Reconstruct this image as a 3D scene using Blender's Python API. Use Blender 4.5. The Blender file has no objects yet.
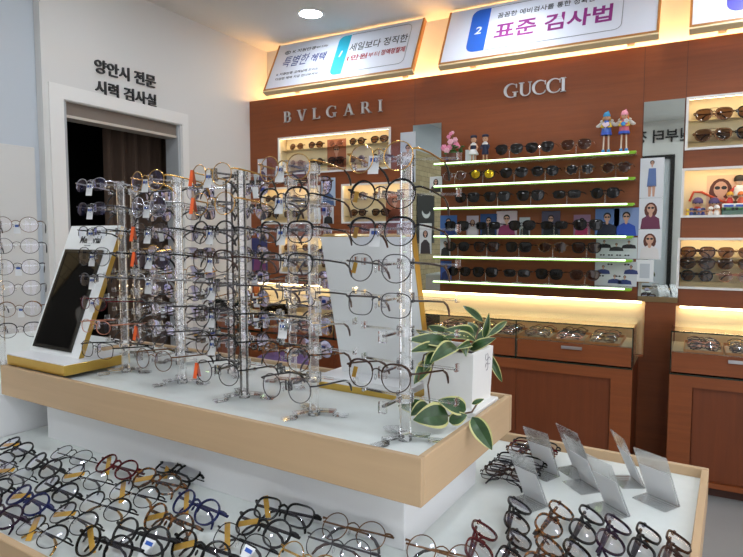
import bpy, bmesh, math, random
from mathutils import Vector, Matrix, Euler
R = math.radians
rnd = random.Random(7)
scn = bpy.context.scene
COL = scn.collection

# ------------------------------------------------------------------ camera
F = 587.0; CXP = 371.5; CYP = 278.5; CAMH = 1.25
YAW = R(28.7); PITCH = R(4.19)
cd = bpy.data.cameras.new('camera'); cam = bpy.data.objects.new('camera', cd); COL.objects.link(cam)
cam.location = (0, 0, CAMH); cam.rotation_euler = (R(90) - PITCH, 0, YAW)
cd.sensor_width = 36; cd.lens = F / 743 * 36; cd.clip_start = .02
scn.camera = cam
FW = Vector((-math.sin(YAW)*math.cos(PITCH), math.cos(YAW)*math.cos(PITCH), -math.sin(PITCH)))
RT = Vector((math.cos(YAW), math.sin(YAW), 0)); UP = RT.cross(FW)
def at(x, y, d):
    """point seen at photo pixel x, y at depth d"""
    return Vector((0, 0, CAMH)) + d*(FW + RT*((x-CXP)/F) - UP*((y-CYP)/F))

# table axes (the island is turned 3 degrees against the room)
TA = R(-3)
TX = Vector((math.cos(TA), math.sin(TA), 0)); TY = Vector((-math.sin(TA), math.cos(TA), 0))
def T(tx, ty, z=0): return TX*tx + TY*ty + Vector((0, 0, z))

# ------------------------------------------------------------------ materials
def lin(c):
    return tuple(((v/255)/12.92 if v/255 <= .04045 else ((v/255+.055)/1.055)**2.4) for v in c) + (1,)
def new_mat(name):
    m = bpy.data.materials.new(name); m.use_nodes = True
    nt = m.node_tree
    for n in list(nt.nodes): nt.nodes.remove(n)
    out = nt.nodes.new('ShaderNodeOutputMaterial')
    return m, nt, out
MC = {}
def M(name, rgb, rough=.5, metal=0, spec=.5, coat=0, bump=0, bscale=60, var=0):
    if name in MC: return MC[name]
    m, nt, out = new_mat(name)
    p = nt.nodes.new('ShaderNodeBsdfPrincipled')
    p.inputs['Base Color'].default_value = lin(rgb); p.inputs['Roughness'].default_value = rough
    p.inputs['Metallic'].default_value = metal; p.inputs['Specular IOR Level'].default_value = spec
    p.inputs['Coat Weight'].default_value = coat
    nt.links.new(p.outputs[0], out.inputs[0])
    if bump or var:
        tc = nt.nodes.new('ShaderNodeTexCoord'); nz = nt.nodes.new('ShaderNodeTexNoise')
        nz.inputs['Scale'].default_value = bscale; nz.inputs['Detail'].default_value = 4
        nt.links.new(tc.outputs['Object'], nz.inputs['Vector'])
        if bump:
            b = nt.nodes.new('ShaderNodeBump'); b.inputs['Strength'].default_value = bump; b.inputs['Distance'].default_value = .002
            nt.links.new(nz.outputs[0], b.inputs['Height']); nt.links.new(b.outputs[0], p.inputs['Normal'])
        if var:
            r = nt.nodes.new('ShaderNodeValToRGB'); c = lin(rgb)
            r.color_ramp.elements[0].position = .3; r.color_ramp.elements[1].position = .7
            r.color_ramp.elements[0].color = tuple(v*(1-var) for v in c[:3])+(1,)
            r.color_ramp.elements[1].color = tuple(min(1, v*(1+var)) for v in c[:3])+(1,)
            nt.links.new(nz.outputs[0], r.inputs[0]); nt.links.new(r.outputs[0], p.inputs['Base Color'])
    MC[name] = m
    return m
def wood(name, rgb, axis, contrast=.2, rough=.4, scale=1.0):
    m, nt, out = new_mat(name)
    p = nt.nodes.new('ShaderNodeBsdfPrincipled'); p.inputs['Roughness'].default_value = rough
    p.inputs['Specular IOR Level'].default_value = .4
    tc = nt.nodes.new('ShaderNodeTexCoord'); mp = nt.nodes.new('ShaderNodeMapping')
    s = [26*scale]*3; s[axis] = 1.6*scale
    mp.inputs['Scale'].default_value = s
    nz = nt.nodes.new('ShaderNodeTexNoise'); nz.inputs['Scale'].default_value = 1.6
    nz.inputs['Detail'].default_value = 6; nz.inputs['Roughness'].default_value = .6; nz.inputs['Distortion'].default_value = .6
    r = nt.nodes.new('ShaderNodeValToRGB'); c = lin(rgb)
    r.color_ramp.elements[0].position = .3; r.color_ramp.elements[1].position = .72
    r.color_ramp.elements[0].color = tuple(v*(1-contrast) for v in c[:3])+(1,)
    r.color_ramp.elements[1].color = tuple(v*(1+contrast) for v in c[:3])+(1,)
    L = nt.links.new
    L(tc.outputs['Object'], mp.inputs['Vector']); L(mp.outputs[0], nz.inputs['Vector'])
    L(nz.outputs[0], r.inputs[0]); L(r.outputs[0], p.inputs['Base Color']); L(p.outputs[0], out.inputs[0])
    return m
def emis(name, rgb, strength):
    m, nt, out = new_mat(name)
    e = nt.nodes.new('ShaderNodeEmission'); e.inputs[0].default_value = lin(rgb); e.inputs[1].default_value = strength
    nt.links.new(e.outputs[0], out.inputs[0]); return m
def clear(name, tint, gloss=(1, 1, 1), boost=1.0, glass=0.0, rough=.02, ior=1.5, haze=0.0):
    """clear plastic or lens: see-through, with Fresnel reflections; glass = share that refracts, haze = share of white scatter"""
    m, nt, out = new_mat(name); L = nt.links.new
    t = nt.nodes.new('ShaderNodeBsdfTransparent'); t.inputs[0].default_value = tuple(tint)+(1,)
    body = t.outputs[0]
    if glass:
        g = nt.nodes.new('ShaderNodeBsdfGlass'); g.inputs['IOR'].default_value = ior; g.inputs['Roughness'].default_value = rough
        mx = nt.nodes.new('ShaderNodeMixShader'); mx.inputs[0].default_value = glass
        L(body, mx.inputs[1]); L(g.outputs[0], mx.inputs[2]); body = mx.outputs[0]
    if haze:
        d = nt.nodes.new('ShaderNodeBsdfDiffuse'); d.inputs[0].default_value = (.9, .9, .9, 1)
        mx = nt.nodes.new('ShaderNodeMixShader'); mx.inputs[0].default_value = haze
        L(body, mx.inputs[1]); L(d.outputs[0], mx.inputs[2]); body = mx.outputs[0]
    gl = nt.nodes.new('ShaderNodeBsdfGlossy'); gl.inputs['Color'].default_value = tuple(gloss)+(1,); gl.inputs['Roughness'].default_value = rough
    fr = nt.nodes.new('ShaderNodeFresnel'); fr.inputs[0].default_value = ior
    mu = nt.nodes.new('ShaderNodeMath'); mu.operation = 'MULTIPLY'; mu.inputs[1].default_value = boost; mu.use_clamp = True
    L(fr.outputs[0], mu.inputs[0])
    mx = nt.nodes.new('ShaderNodeMixShader'); L(mu.outputs[0], mx.inputs[0]); L(body, mx.inputs[1]); L(gl.outputs[0], mx.inputs[2])
    L(mx.outputs[0], out.inputs[0]); return m

cherry = wood('cherry wood', (136, 72, 35), 0, .13, .42)
cherryv = wood('cherry wood upright', (116, 58, 28), 2, .13, .42)
maple = wood('pale maple', (190, 161, 126), 0, .07, .45, .6)
mapley = wood('pale maple across', (190, 161, 126), 1, .07, .45, .6)
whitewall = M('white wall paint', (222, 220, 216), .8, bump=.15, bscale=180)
coolwall = M('cool-lit wall colour', (196, 203, 210), .75)  # cool light on the near left wall is put into this bluish colour
ceilm = M('ceiling paint', (226, 225, 222), .9)
floorm = M('floor vinyl', (150, 150, 148), .35, var=.04, bscale=3)
whitelam = M('white laminate', (232, 232, 233), .4)
whitetop = M('white tray lining', (222, 227, 224), .28, var=.02, bscale=40)
cream = M('cream panel', (240, 222, 180), .6)
whiteframe = M('white lacquer', (236, 234, 230), .4)
dark = M('unlit room dark', (22, 21, 21), .8)  # darkness of the unlit testing room is put into its wall colour
darkpl = M('black plastic', (20, 20, 22), .35)
steel = M('brushed steel', (196, 196, 198), .28, 1)
silver = M('silver letters', (214, 215, 216), .35, .35)
goldm = M('brushed gold', (206, 170, 82), .3, .85)
ink = M('black ink', (28, 28, 32), .5)
paper = M('white paper', (236, 238, 238), .55)
cardm, _nt, _o = new_mat('translucent card'); _d = _nt.nodes.new('ShaderNodeBsdfDiffuse'); _d.inputs[0].default_value = (.86, .87, .88, 1)
_t = _nt.nodes.new('ShaderNodeBsdfTranslucent'); _t.inputs[0].default_value = (.92, .93, .94, 1); _x = _nt.nodes.new('ShaderNodeMixShader'); _x.inputs[0].default_value = .45
_nt.links.new(_d.outputs[0], _x.inputs[1]); _nt.links.new(_t.outputs[0], _x.inputs[2]); _nt.links.new(_x.outputs[0], _o.inputs[0])
mirrorm = M('mirror', (205, 212, 208), .015, 1)
lens_m = clear('coated lens', (.98, .985, .98), (.80, .74, 1.0), 1.2, ior=1.55)
lens_blue = clear('blue coated lens', (.93, .94, .95), (.45, .45, 1.0), 1.7, ior=1.6)
acryl = clear('clear acrylic', (.985, .99, .99), (1, 1, 1), 1.5, glass=.12, rough=.03, ior=1.47, haze=.04)
acryl_arm = clear('clear acrylic arm', (.99, .992, .995), (1, 1, 1), 1.6, haze=.055, ior=1.5)
glassm = clear('clear glass', (.96, .985, .97), (1, 1, 1), 1.0, ior=1.5)
glass_edge = M('dark green glass edge', (22, 44, 36), .1)
green_edge = M('green glass edge', (150, 205, 60), .15)
frost = clear('frosted acrylic', (.985, .99, .99), (1, 1, 1), .8, haze=.12, rough=.06)
led_white = emis('white LED', (226, 255, 206), 3.6)
led_warm = emis('warm LED', (255, 232, 184), 13.0)
led_cove = emis('amber LED', (255, 202, 132), 54.0)
led_down = emis('downlight', (238, 246, 255), 80.0)

# ------------------------------------------------------------------ mesh helpers
class MB:
    def __init__(s): s.bm = bmesh.new(); s.mi = 0
    def _tag(s, n0):
        s.bm.faces.ensure_lookup_table()
        for f in s.bm.faces[n0:]: f.material_index = s.mi
    def box(s, x0, x1, y0, y1, z0, z1, mat=None, bev=0):
        n0 = len(s.bm.faces)
        v = [s.bm.verts.new(p) for p in ((x0,y0,z0),(x1,y0,z0),(x1,y1,z0),(x0,y1,z0),(x0,y0,z1),(x1,y0,z1),(x1,y1,z1),(x0,y1,z1))]
        if mat is not None:
            for q in v: q.co = mat @ q.co
        fs = [s.bm.faces.new([v[i] for i in q]) for q in ((3,2,1,0),(4,5,6,7),(0,1,5,4),(1,2,6,5),(2,3,7,6),(3,0,4,7))]
        if bev:
            ed = list({e for f in fs for e in f.edges})
            bmesh.ops.bevel(s.bm, geom=ed, offset=bev, segments=1, affect='EDGES')
        s._tag(n0); return s
    def prism(s, pts, h, mat=None, z=0):
        """outline in XY, from z to z+h"""
        n0 = len(s.bm.faces)
        a = [s.bm.verts.new((p[0], p[1], z)) for p in pts]; b = [s.bm.verts.new((p[0], p[1], z+h)) for p in pts]
        if mat is not None:
            for q in a+b: q.co = mat @ q.co
        n = len(pts)
        s.bm.faces.new(a[::-1]); s.bm.faces.new(b)
        for i in range(n): s.bm.faces.new((a[i], a[(i+1)%n], b[(i+1)%n], b[i]))
        s._tag(n0); return s
    def strip(s, outer, inner, h, mat=None, z=0):
        """ribbon between two open polylines, extruded"""
        for i in range(len(outer)-1):
            s.prism([outer[i], outer[i+1], inner[i+1], inner[i]], h, mat, z)
        return s
    def sweep(s, pts, rx, ry, up=(0, 0, 1), closed=False, sec=6):
        """tube along pts; rx sideways half-size, ry along up; each a number or a list"""
        n0 = len(s.bm.faces); pts = [Vector(p) for p in pts]; n = len(pts); up = Vector(up); rings = []
        for i in range(n):
            a = pts[i-1] if (i > 0 or closed) else pts[i]; b = pts[(i+1) % n] if (i < n-1 or closed) else pts[i]
            t = (b-a).normalized(); sd = t.cross(up)
            if sd.length < 1e-4: sd = t.cross(Vector((1, .1, 0)))
            sd.normalize(); u = sd.cross(t).normalized()
            RX = rx[i] if hasattr(rx, '__len__') else rx; RY = ry[i] if hasattr(ry, '__len__') else ry
            rings.append([s.bm.verts.new(pts[i] + sd*RX*math.cos(2*math.pi*(k+.5)/sec)*(1.25 if sec == 4 else 1) + u*RY*math.sin(2*math.pi*(k+.5)/sec)*(1.25 if sec == 4 else 1)) for k in range(sec)])
        for i in range(n if closed else n-1):
            A, B = rings[i], rings[(i+1) % n]
            for k in range(sec): s.bm.faces.new((A[k], A[(k+1)%sec], B[(k+1)%sec], B[k]))
        if not closed: s.bm.faces.new(rings[0][::-1]); s.bm.faces.new(rings[-1])
        s._tag(n0); return s
    def cyl(s, c, r, h, r2=None, sec=20, mat=None):
        n0 = len(s.bm.faces); r2 = r if r2 is None else r2; c = Vector(c)
        a = [s.bm.verts.new(c+Vector((r*math.cos(2*math.pi*k/sec), r*math.sin(2*math.pi*k/sec), 0))) for k in range(sec)]
        b = [s.bm.verts.new(c+Vector((r2*math.cos(2*math.pi*k/sec), r2*math.sin(2*math.pi*k/sec), h))) for k in range(sec)]
        if mat is not None:
            for q in a+b: q.co = mat @ q.co
        s.bm.faces.new(a[::-1]); s.bm.faces.new(b)
        for k in range(sec): s.bm.faces.new((a[k], a[(k+1)%sec], b[(k+1)%sec], b[k]))
        s._tag(n0); return s
    def lathe(s, prof, c=(0, 0, 0), sec=20):
        n0 = len(s.bm.faces); c = Vector(c)
        rg = [[s.bm.verts.new(c+Vector((r*math.cos(2*math.pi*k/sec), r*math.sin(2*math.pi*k/sec), z))) for k in range(sec)] for r, z in prof]
        for A, B in zip(rg, rg[1:]):
            for k in range(sec): s.bm.faces.new((A[k], A[(k+1)%sec], B[(k+1)%sec], B[k]))
        s.bm.faces.new(rg[0][::-1]); s.bm.faces.new(rg[-1]); s._tag(n0); return s
    def ball(s, c, r, seg=12, ring=8):
        n0 = len(s.bm.faces); r = r if hasattr(r, '__len__') else (r, r, r)
        bmesh.ops.create_uvsphere(s.bm, u_segments=seg, v_segments=ring, radius=1,
            matrix=Matrix.Translation(c) @ Matrix.Diagonal((*r, 1)))
        s._tag(n0); return s
    def poly(s, pts):
        n0 = len(s.bm.faces); s.bm.faces.new([s.bm.verts.new(p) for p in pts]); s._tag(n0); return s
    def mesh(s, name, mats, smooth=True):
        me = bpy.data.meshes.new(name)
        bmesh.ops.recalc_face_normals(s.bm, faces=s.bm.faces)
        s.bm.to_mesh(me); s.bm.free()
        for m in (mats if isinstance(mats, (list, tuple)) else [mats]): me.materials.append(m)
        if smooth:
            me.polygons.foreach_set('use_smooth', [True]*len(me.polygons)); me.set_sharp_from_angle(angle=.6)
        return me
    def build(s, name, mats, parent=None, loc=(0, 0, 0), rot=(0, 0, 0), smooth=True):
        return place(name, s.mesh(name, mats, smooth), parent, loc, rot)
def place(name, me, parent=None, loc=(0, 0, 0), rot=(0, 0, 0)):
    o = bpy.data.objects.new(name, me); COL.objects.link(o); o.parent = parent; o.location = loc; o.rotation_euler = rot
    return o
def tag(o, label, cat, group=None, kind=None):
    o['label'] = label; o['category'] = cat
    if group: o['group'] = group
    if kind: o['kind'] = kind
    return o
def thing(name, label, cat, loc=(0, 0, 0), rot=(0, 0, 0), group=None):
    return tag(place(name, None, None, loc, rot), label, cat, group)
def struct(o): o['kind'] = 'structure'; return o
def text_mesh(body, w, h=None, bold=0.0, shear=0.0, depth=.001, align_left=True):
    """lettering as a mesh in XY: left bottom at the origin, w wide (and h high when given)"""
    cu = bpy.data.curves.new('lettering', 'FONT'); cu.body = body; cu.size = 1; cu.offset = bold; cu.shear = shear
    cu.extrude = .02; cu.resolution_u = 3; cu.space_line = .95
    o = bpy.data.objects.new('lettering', cu); COL.objects.link(o)
    dg = bpy.context.evaluated_depsgraph_get(); dg.update()
    me = bpy.data.meshes.new_from_object(o.evaluated_get(dg))
    bpy.data.objects.remove(o); bpy.data.curves.remove(cu)
    xs = [v.co.x for v in me.vertices]; ys = [v.co.y for v in me.vertices]
    sx = w/(max(xs)-min(xs)); sy = (h/(max(ys)-min(ys))) if h else sx
    x0, y0 = min(xs), min(ys)
    for v in me.vertices: v.co = ((v.co.x-x0)*sx, (v.co.y-y0)*sy, (v.co.z+.02)/.04*depth)
    return me
def text(name, body, w, h, mat, parent, loc, rot=(0, 0, 0), **k):
    me = text_mesh(body, w, h, **k); me.materials.clear(); me.materials.append(mat)
    return place(name, me, parent, loc, rot)
NTH = ['first', 'second', 'third', 'fourth', 'fifth', 'sixth', 'seventh', 'eighth', 'ninth', 'tenth', 'eleventh', 'twelfth']

# ------------------------------------------------------------------ room shell
XL, XR, YB, YF, YW, ZC = -3.02, 1.7, 3.79, -1.3, 3.57, 2.70
struct(MB().box(-4.6, XR+.1, YF-.1, YB+.1, -.1, 0).build('floor', floorm))
struct(MB().box(-4.6, XR+.1, YF-.1, YB+.1, ZC, ZC+.1).build('ceiling', ceilm))
struct(MB().box(XL, XR, YB, YB+.1, 0, ZC).build('wall_back', whitewall))
m = MB()
for b in ((YF, -1.0, 0, ZC), (-1.0, 1.6, 0, .35), (-1.0, 1.6, 2.45, ZC), (1.6, YB+.1, 0, ZC)): m.box(XR, XR+.1, b[0], b[1], b[2], b[3])
struct(m.build('wall_right', whitewall))
m = MB()
for b in ((-4.6, .30, 0, ZC), (.30, 1.55, 0, .35), (.30, 1.55, 2.45, ZC), (1.55, XR+.1, 0, ZC)): m.box(b[0], b[1], YF-.1, YF, b[2], b[3])
struct(m.build('wall_front', whitewall))
daylight = emis('added daylight pane', (240, 243, 250), 2.4)  # unseen glowing windows, added to brighten surfaces facing front and right
def added_window(name, size, loc, rot):
    t = struct(place(name, None, None, loc, rot)); W, H = size
    m = MB(); m.box(0, W, -.05, .01, 0, .05); m.box(0, W, -.05, .01, H-.05, H); m.box(0, .05, -.05, .01, .05, H-.05); m.box(W-.05, W, -.05, .01, .05, H-.05); m.box(W/2-.025, W/2+.025, -.05, .01, .05, H-.05)
    m.build('added_window_frame', steel, t)
    for x0 in (.05, W/2+.025): MB().box(x0, x0+W/2-.075, -.045, -.035, .05, H-.05).build('added_window_pane', daylight, t)
added_window('added_window_1', (1.25, 2.1), (.30, YF, .35), (0, 0, 0))
added_window('added_window_2', (2.6, 2.1), (XR, -1.0, .35), (0, 0, R(90)))
w = MB(); w.box(XL-.12, XL, 2.87, YB+.1, 0, ZC); w.box(XL-.12, XL, 2.03, 2.87, 1.98, ZC); w.box(XL-.12, XL, 1.925, 2.03, 0, ZC)
struct(w.build('wall_left', whitewall))
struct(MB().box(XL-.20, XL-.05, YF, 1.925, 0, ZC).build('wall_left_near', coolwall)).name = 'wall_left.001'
# low pale panel fixed on the near part of the left wall
tag(MB().box(XL-.05, XL-.03, .9, 1.89, 0, 1.71, bev=.003).build('wall_panel', M('pale panel', (214, 213, 210), .5)),
    'pale grey upright panel on the wall left of the doorway', 'panel')
# doorway to the dark testing room
d = thing('door_1', 'open doorway into the dark sight testing room', 'doorway'); d['kind'] = 'structure'
m = MB(); m.box(XL-.02, XL+.012, 1.955, 2.035, 0, 2.06); m.box(XL-.02, XL+.012, 2.875, 2.93, 0, 2.06); m.box(XL-.02, XL+.012, 2.035, 2.875, 1.985, 2.06)
m.build('door_frame', whiteframe, d)
m = MB(); m.box(XL-.12, XL-.005, 2.035, 2.06, 0, 1.985); m.box(XL-.12, XL-.005, 2.85, 2.875, 0, 1.985); m.build('door_jamb', M('grey jamb', (176, 178, 180), .5), d)
m = MB(); m.box(XL-.11, XL-.02, 2.06, 2.85, 1.91, 1.985); m.build('door_rail', M('taupe rail', (120, 108, 98), .5), d)
m = MB(); m.box(XL-.115, XL-.015, 2.06, 2.85, 1.895, 1.91); m.build('rail_lip', M('pale rail lip', (196, 186, 174), .5), d)
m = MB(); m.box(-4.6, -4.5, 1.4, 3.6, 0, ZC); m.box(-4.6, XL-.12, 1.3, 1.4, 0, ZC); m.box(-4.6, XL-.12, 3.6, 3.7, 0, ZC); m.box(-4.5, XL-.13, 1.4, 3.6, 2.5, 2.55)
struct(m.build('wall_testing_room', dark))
# brown curtain inside the doorway, hung in folds
m = MB(); pts = []
for i in range(49):
    u = i/48; pts.append((XL-.32+.035*math.sin(u*38), 2.52+u*.62))
m.strip([(p[0], p[1]) for p in pts], [(p[0]-.006, p[1]) for p in pts], 2.35)
tag(m.build('curtain', M('brown curtain cloth', (88, 70, 58), .9), None, (0, 0, .03)), 'brown pleated curtain hanging inside the dark doorway', 'curtain')
# lettering over the doorway
t = thing('wall_lettering', 'black raised Korean lettering in two lines above the doorway', 'sign', (XL, 2.236, 2.07))
RL = (R(90), 0, R(90))
text('lettering', '양안시 전문', .43, .078, ink, t, (0, 0, .105), RL, bold=.012, depth=.012)
text('lettering', '시력 검사실', .43, .078, ink, t, (0, 0, -.012), RL, bold=.012, depth=.012)

# ------------------------------------------------------------------ wooden display wall
xs_h = []   # holes (x0,x1,z0,z1)
N1 = (-2.745, -1.805, 1.70, 1.975); N2L = (-2.91, -2.375, 1.335, 1.61); N2R = (-2.192, -1.656, 1.335, 1.61); N3 = (-2.745, -1.805, .965, 1.245)
R1 = (-.058, .88, 1.70, 1.975); R2 = (-.066, .88, 1.345, 1.605); R3 = (-.074, .88, .965, 1.238)
BL = (-3.0, -.224, .575, .885); BR = (-.072, 1.6, .575, .87)
holes = [N1, N2L, N2R, N3, R1, R2, R3, BL, BR]
bx = sorted({XL, XR} | {h[0] for h in holes} | {h[1] for h in holes}); bz = sorted({0, 2.272} | {h[2] for h in holes} | {h[3] for h in holes})
m = MB()
for k in range(len(bz)-1):
    run = None
    for i in range(len(bx)-1):
        cx, cz = (bx[i]+bx[i+1])/2, (bz[k]+bz[k+1])/2
        inside = any(h[0] < cx < h[1] and h[2] < cz < h[3] for h in holes)
        if not inside: run = run if run is not None else bx[i]
        if inside and run is not None: m.box(run, bx[i], YW, YW+.14, bz[k], bz[k+1]); run = None
    if run is not None: m.box(run, bx[-1], YW, YW+.14, bz[k], bz[k+1])
m.box(XL, XR, YW+.10, YW+.14, .89, 2.0)
wallp = struct(m.build('wall_back_wood', cherry)); wallp.name = 'trim_1'
wallp['label'] = 'cherry wood display wall with lit niches and shelves'
# thin joints between the wood sheets
m = MB()
for x in (-1.63, -.265, -.06): m.box(x-.0012, x+.0012, YW-.0006, YW+.001, .89, 2.27)
struct(m.build('trim_2', M('dark joint', (84, 44, 26), .6)))
# backsplash niches behind the counters
for i, b in enumerate((BL, BR)):
    m = MB(); m.box(b[0], b[1], YW+.06, YW+.075, b[2], b[3])
    o = m.build('backsplash', cream); tag(o, ('cream lit backsplash behind the long left counter', 'cream lit backsplash behind the right counter')[i], 'panel')
    o = MB().box(b[0]+.02, b[1]-.02, YW+.02, YW+.035, b[3]-.012, b[3]-.002).build('light_strip', led_warm)
    tag(o, ('warm light strip above the left counter backsplash', 'warm light strip above the right counter backsplash')[i], 'light')
# amber cove light on top of the wood wall
o = MB().box(XL+.05, XR-.05, YW+.15, YW+.17, 2.275, 2.285).build('light_strip', led_cove)
tag(o, 'amber cove light strip on top of the wood wall', 'light')
struct(MB().box(XL, XR, YW+.14, YB, 2.25, 2.274).build('trim_3', cherry))

# ------------------------------------------------------------------ serif wall letters
def arc(cx, cy, rx, ry, a0, a1, n=14):
    return [(cx+rx*math.cos(R(a0+(a1-a0)*i/n)), cy+ry*math.sin(R(a0+(a1-a0)*i/n))) for i in range(n+1)]
def glyph(ch, m, D):
    def rect(x0, x1, y0, y1): m.prism([(x0,y0),(x1,y0),(x1,y1),(x0,y1)], D)
    def bar(x0, y0, x1, y1, w): m.prism([(x0-w/2,y0),(x0+w/2,y0),(x1+w/2,y1),(x1-w/2,y1)], D)
    th, tn, sf = .15, .055, .045
    def stem(x, w=th, s=.07): rect(x, x+w, 0, 1); rect(x-s, x+w+s, 0, sf); rect(x-s, x+w+s, 1-sf, 1)
    def bowl(x, y0, y1, w):
        cy, ry = (y0+y1)/2, (y1-y0)/2
        m.strip(arc(x, cy, w, ry, -90, 90), arc(x, cy, w-th, ry-tn, -90, 90), D)
    if ch == 'I': stem(.07); return .29
    if ch == 'L': stem(.07); rect(.1, .60, 0, tn); m.prism([(.54,0),(.60,0),(.62,.24),(.58,.24)], D); return .62
    if ch == 'B': stem(.07, s=.06); rect(.2,.36,1-tn,1); rect(.2,.36,.5,.5+tn); rect(.2,.40,0,tn); bowl(.34,.5,1,.24); bowl(.38,0,.5+tn,.28); return .68
    if ch == 'R': stem(.07, s=.06); rect(.2,.36,1-tn,1); rect(.2,.36,.46,.46+tn); bowl(.34,.46,1,.26); bar(.40,.48,.72,0,th); rect(.62,.84,0,sf); return .82
    if ch == 'V': bar(.14,1,.42,0,th); bar(.70,1,.44,0,tn); rect(.0,.30,1-sf,1); rect(.58,.82,1-sf,1); return .82
    if ch == 'A': bar(.12,0,.40,1,tn); bar(.42,1,.70,0,th); rect(.0,.24,0,sf); rect(.56,.86,0,sf); rect(.20,.60,.32,.32+tn); return .86
    if ch == 'U': rect(.10,.10+th,.32,1); rect(.64,.64+tn,.32,1); rect(.02,.33,1-sf,1); rect(.56,.77,1-sf,1); m.strip(arc(.397,.32,.297,.33,180,360), arc(.447,.32,.197,.27,180,360), D); return .78
    o = arc(.46, .5, .44, .52, 48, 312, 22); i_ = arc(.50, .5, .33, .465, 50, 310, 22)
    m.strip(o, i_, D); rect(.74,.79,.68,.95)
    if ch == 'C': m.prism([(.70,.10),(.76,.13),(.80,.26),(.76,.26)], D); return .82
    rect(.62,.62+th,.03,.40); rect(.54,.86,.40-sf,.40); return .90          # G
def serif(word, x0, x1, z, h, label):
    t = thing('wall_lettering', label, 'sign', (x0, YW, z))
    ws = []
    for ch in word:
        b = MB(); ws.append((b, glyph(ch, b, 1)))
    K = 1.28; tot = K*sum(w for _, w in ws); gap = ((x1-x0)/h - tot)/(len(word)-1); x = 0
    for b, w in ws:
        o = b.build('letter', silver, t, (x*h, -.001, 0), (R(90), 0, 0)); o.scale = (h*K, h, .012); x += w*K+gap
serif('BVLGARI', -2.69, -1.868, 2.083, .078, 'silver serif capital lettering on the wood wall, left word')
serif('GUCCI', -1.04, -.675, 2.078, .080, 'silver serif capital lettering on the wood wall, above the glowing shelves')

# ------------------------------------------------------------------ tilted sign boxes near the ceiling
teal = M('teal print', (38, 170, 196), .4); blue = M('blue print', (36, 98, 196), .4); violet = M('violet print', (78, 74, 170), .4)
navy = M('navy print', (44, 60, 130), .5); redp = M('dark red print', (170, 36, 50), .5); purple = M('purple print', (142, 36, 124), .5)
grey = M('grey line', (120, 122, 128), .6)
board = M('sign face', (226, 230, 240), .35)
orangewood = wood('orange wood edge', (178, 120, 62), 0, .1)
def slab(x0, x1, y0, y1, r):
    """outline slanted like the photo's number block: rounded left top and left bottom corners"""
    p = [(x1, y0), (x1, y1)] + arc(x0+r, y1-r, r, r, 90, 180, 5) + arc(x0+r, y0+r, r, r, 180, 270, 5)
    return p
def sign(x0, W, label):
    t = thing('hanging_sign', label, 'sign', (x0, 3.475, 2.315), (R(62.5), 0, 0), 'sign boxes along the ceiling'); H = .412
    MB().box(0, W, 0, H, -.028, 0).build('panel', board, t)
    m = MB(); m.box(-.012, 0, -.012, H+.0, -.03, .004); m.box(W, W+.012, -.012, H, -.03, .004); m.box(0, W, -.012, 0, -.03, .004)
    m.build('edge_frame', orangewood, t)
    MB().box(-.012, W+.012, -.024, -.0125, -.04, .002).build('lit_underside', M('warm-lit underside', (236, 214, 170), .5), t)  # warm light on the box's underside, put into a cream strip
    m = MB()
    for x in (.12, W-.16): m.box(x, x+.04, .10, .14, -.19, -.028)
    m.build('bracket', steel, t)
    return t
def outline(t, x0, x1, y0, y1):
    m = MB(); r = .04
    c = [(x0, y0)] + [(x1-r, y0)] + arc(x1-r, y0+r, r, r, 270, 360, 5) + arc(x1-r, y1-r, r, r, 0, 90, 5) + [(x0, y1)]
    m.sweep([(p[0], p[1], .0015) for p in c], .0012, .0008, sec=4); m.build('outline', grey, t)
Z0 = .0008
s1 = sign(-2.79, 1.175, 'tilted white sign box with teal block numbered 1')
m = MB(); m.strip(arc(.098, .325, .026, .017, 0, 360, 20), arc(.098, .325, .020, .012, 0, 360, 20), .001)
m.prism([(.088,.316),(.094,.316),(.094,.334),(.088,.334)], .001); m.prism([(.10,.316),(.106,.322),(.106,.330),(.10,.334)], .001)
m.build('logo', ink, s1, (0, 0, Z0))
text('lettering', 'K 지원안경', .20, .030, ink, s1, (.145, .312, Z0), bold=.01)
text('lettering', '에서 드리는', .10, .020, ink, s1, (.352, .316, Z0))
text('lettering', '특별한', .23, .10, navy, s1, (.085, .185, Z0), shear=.25)
text('lettering', '혜택', .125, .075, navy, s1, (.338, .193, Z0), bold=.012, shear=.15)
text('lettering', 'K 지원안경 고객님께 드리는', .37, .024, ink, s1, (.062, .112, Z0))
text('lettering', '다양한 혜택 지금 만나보세요~!', .40, .022, ink, s1, (.066, .070, Z0))
MB().prism(slab(.541, .637, .040, .384, .045), .001).build('number_block', teal, s1, (0, 0, Z0))
text('lettering', '1', .024, .052, paper, s1, (.576, .195, Z0+.001), bold=.015, shear=.2)
text('lettering', '세일보다 정직한', .444, .070, ink, s1, (.650, .229, Z0), bold=.004)
text('lettering', '1만원', .158, .046, redp, s1, (.655, .145, Z0), bold=.018)
text('lettering', '부터', .085, .040, redp, s1, (.82, .147, Z0))
text('lettering', '정액정찰제', .176, .048, redp, s1, (.918, .146, Z0), bold=.014)
outline(s1, .64, 1.105, .05, .384)
s2 = sign(-1.415, 1.207, 'tilted white sign box with blue block numbered 2')
MB().prism(slab(.150, .266, .052, .388, .05), .001).build('number_block', blue, s2, (0, 0, Z0))
text('lettering', '2', .042, .058, paper, s2, (.186, .188, Z0+.001), bold=.015, shear=.15)
text('lettering', '꼼꼼한 예비검사를 통한 정확한 처방', .66, .042, ink, s2, (.316, .289, Z0), bold=.006)
text('lettering', '표준 검사법', .665, .128, purple, s2, (.315, .120, Z0), bold=.022)
outline(s2, .27, 1.032, .052, .388)
s3 = sign(-.045, 1.207, 'tilted white sign box at the right edge with a violet block')
MB().prism(slab(.150, .266, .052, .388, .05), .001).build('number_block', violet, s3, (0, 0, Z0))
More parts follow.
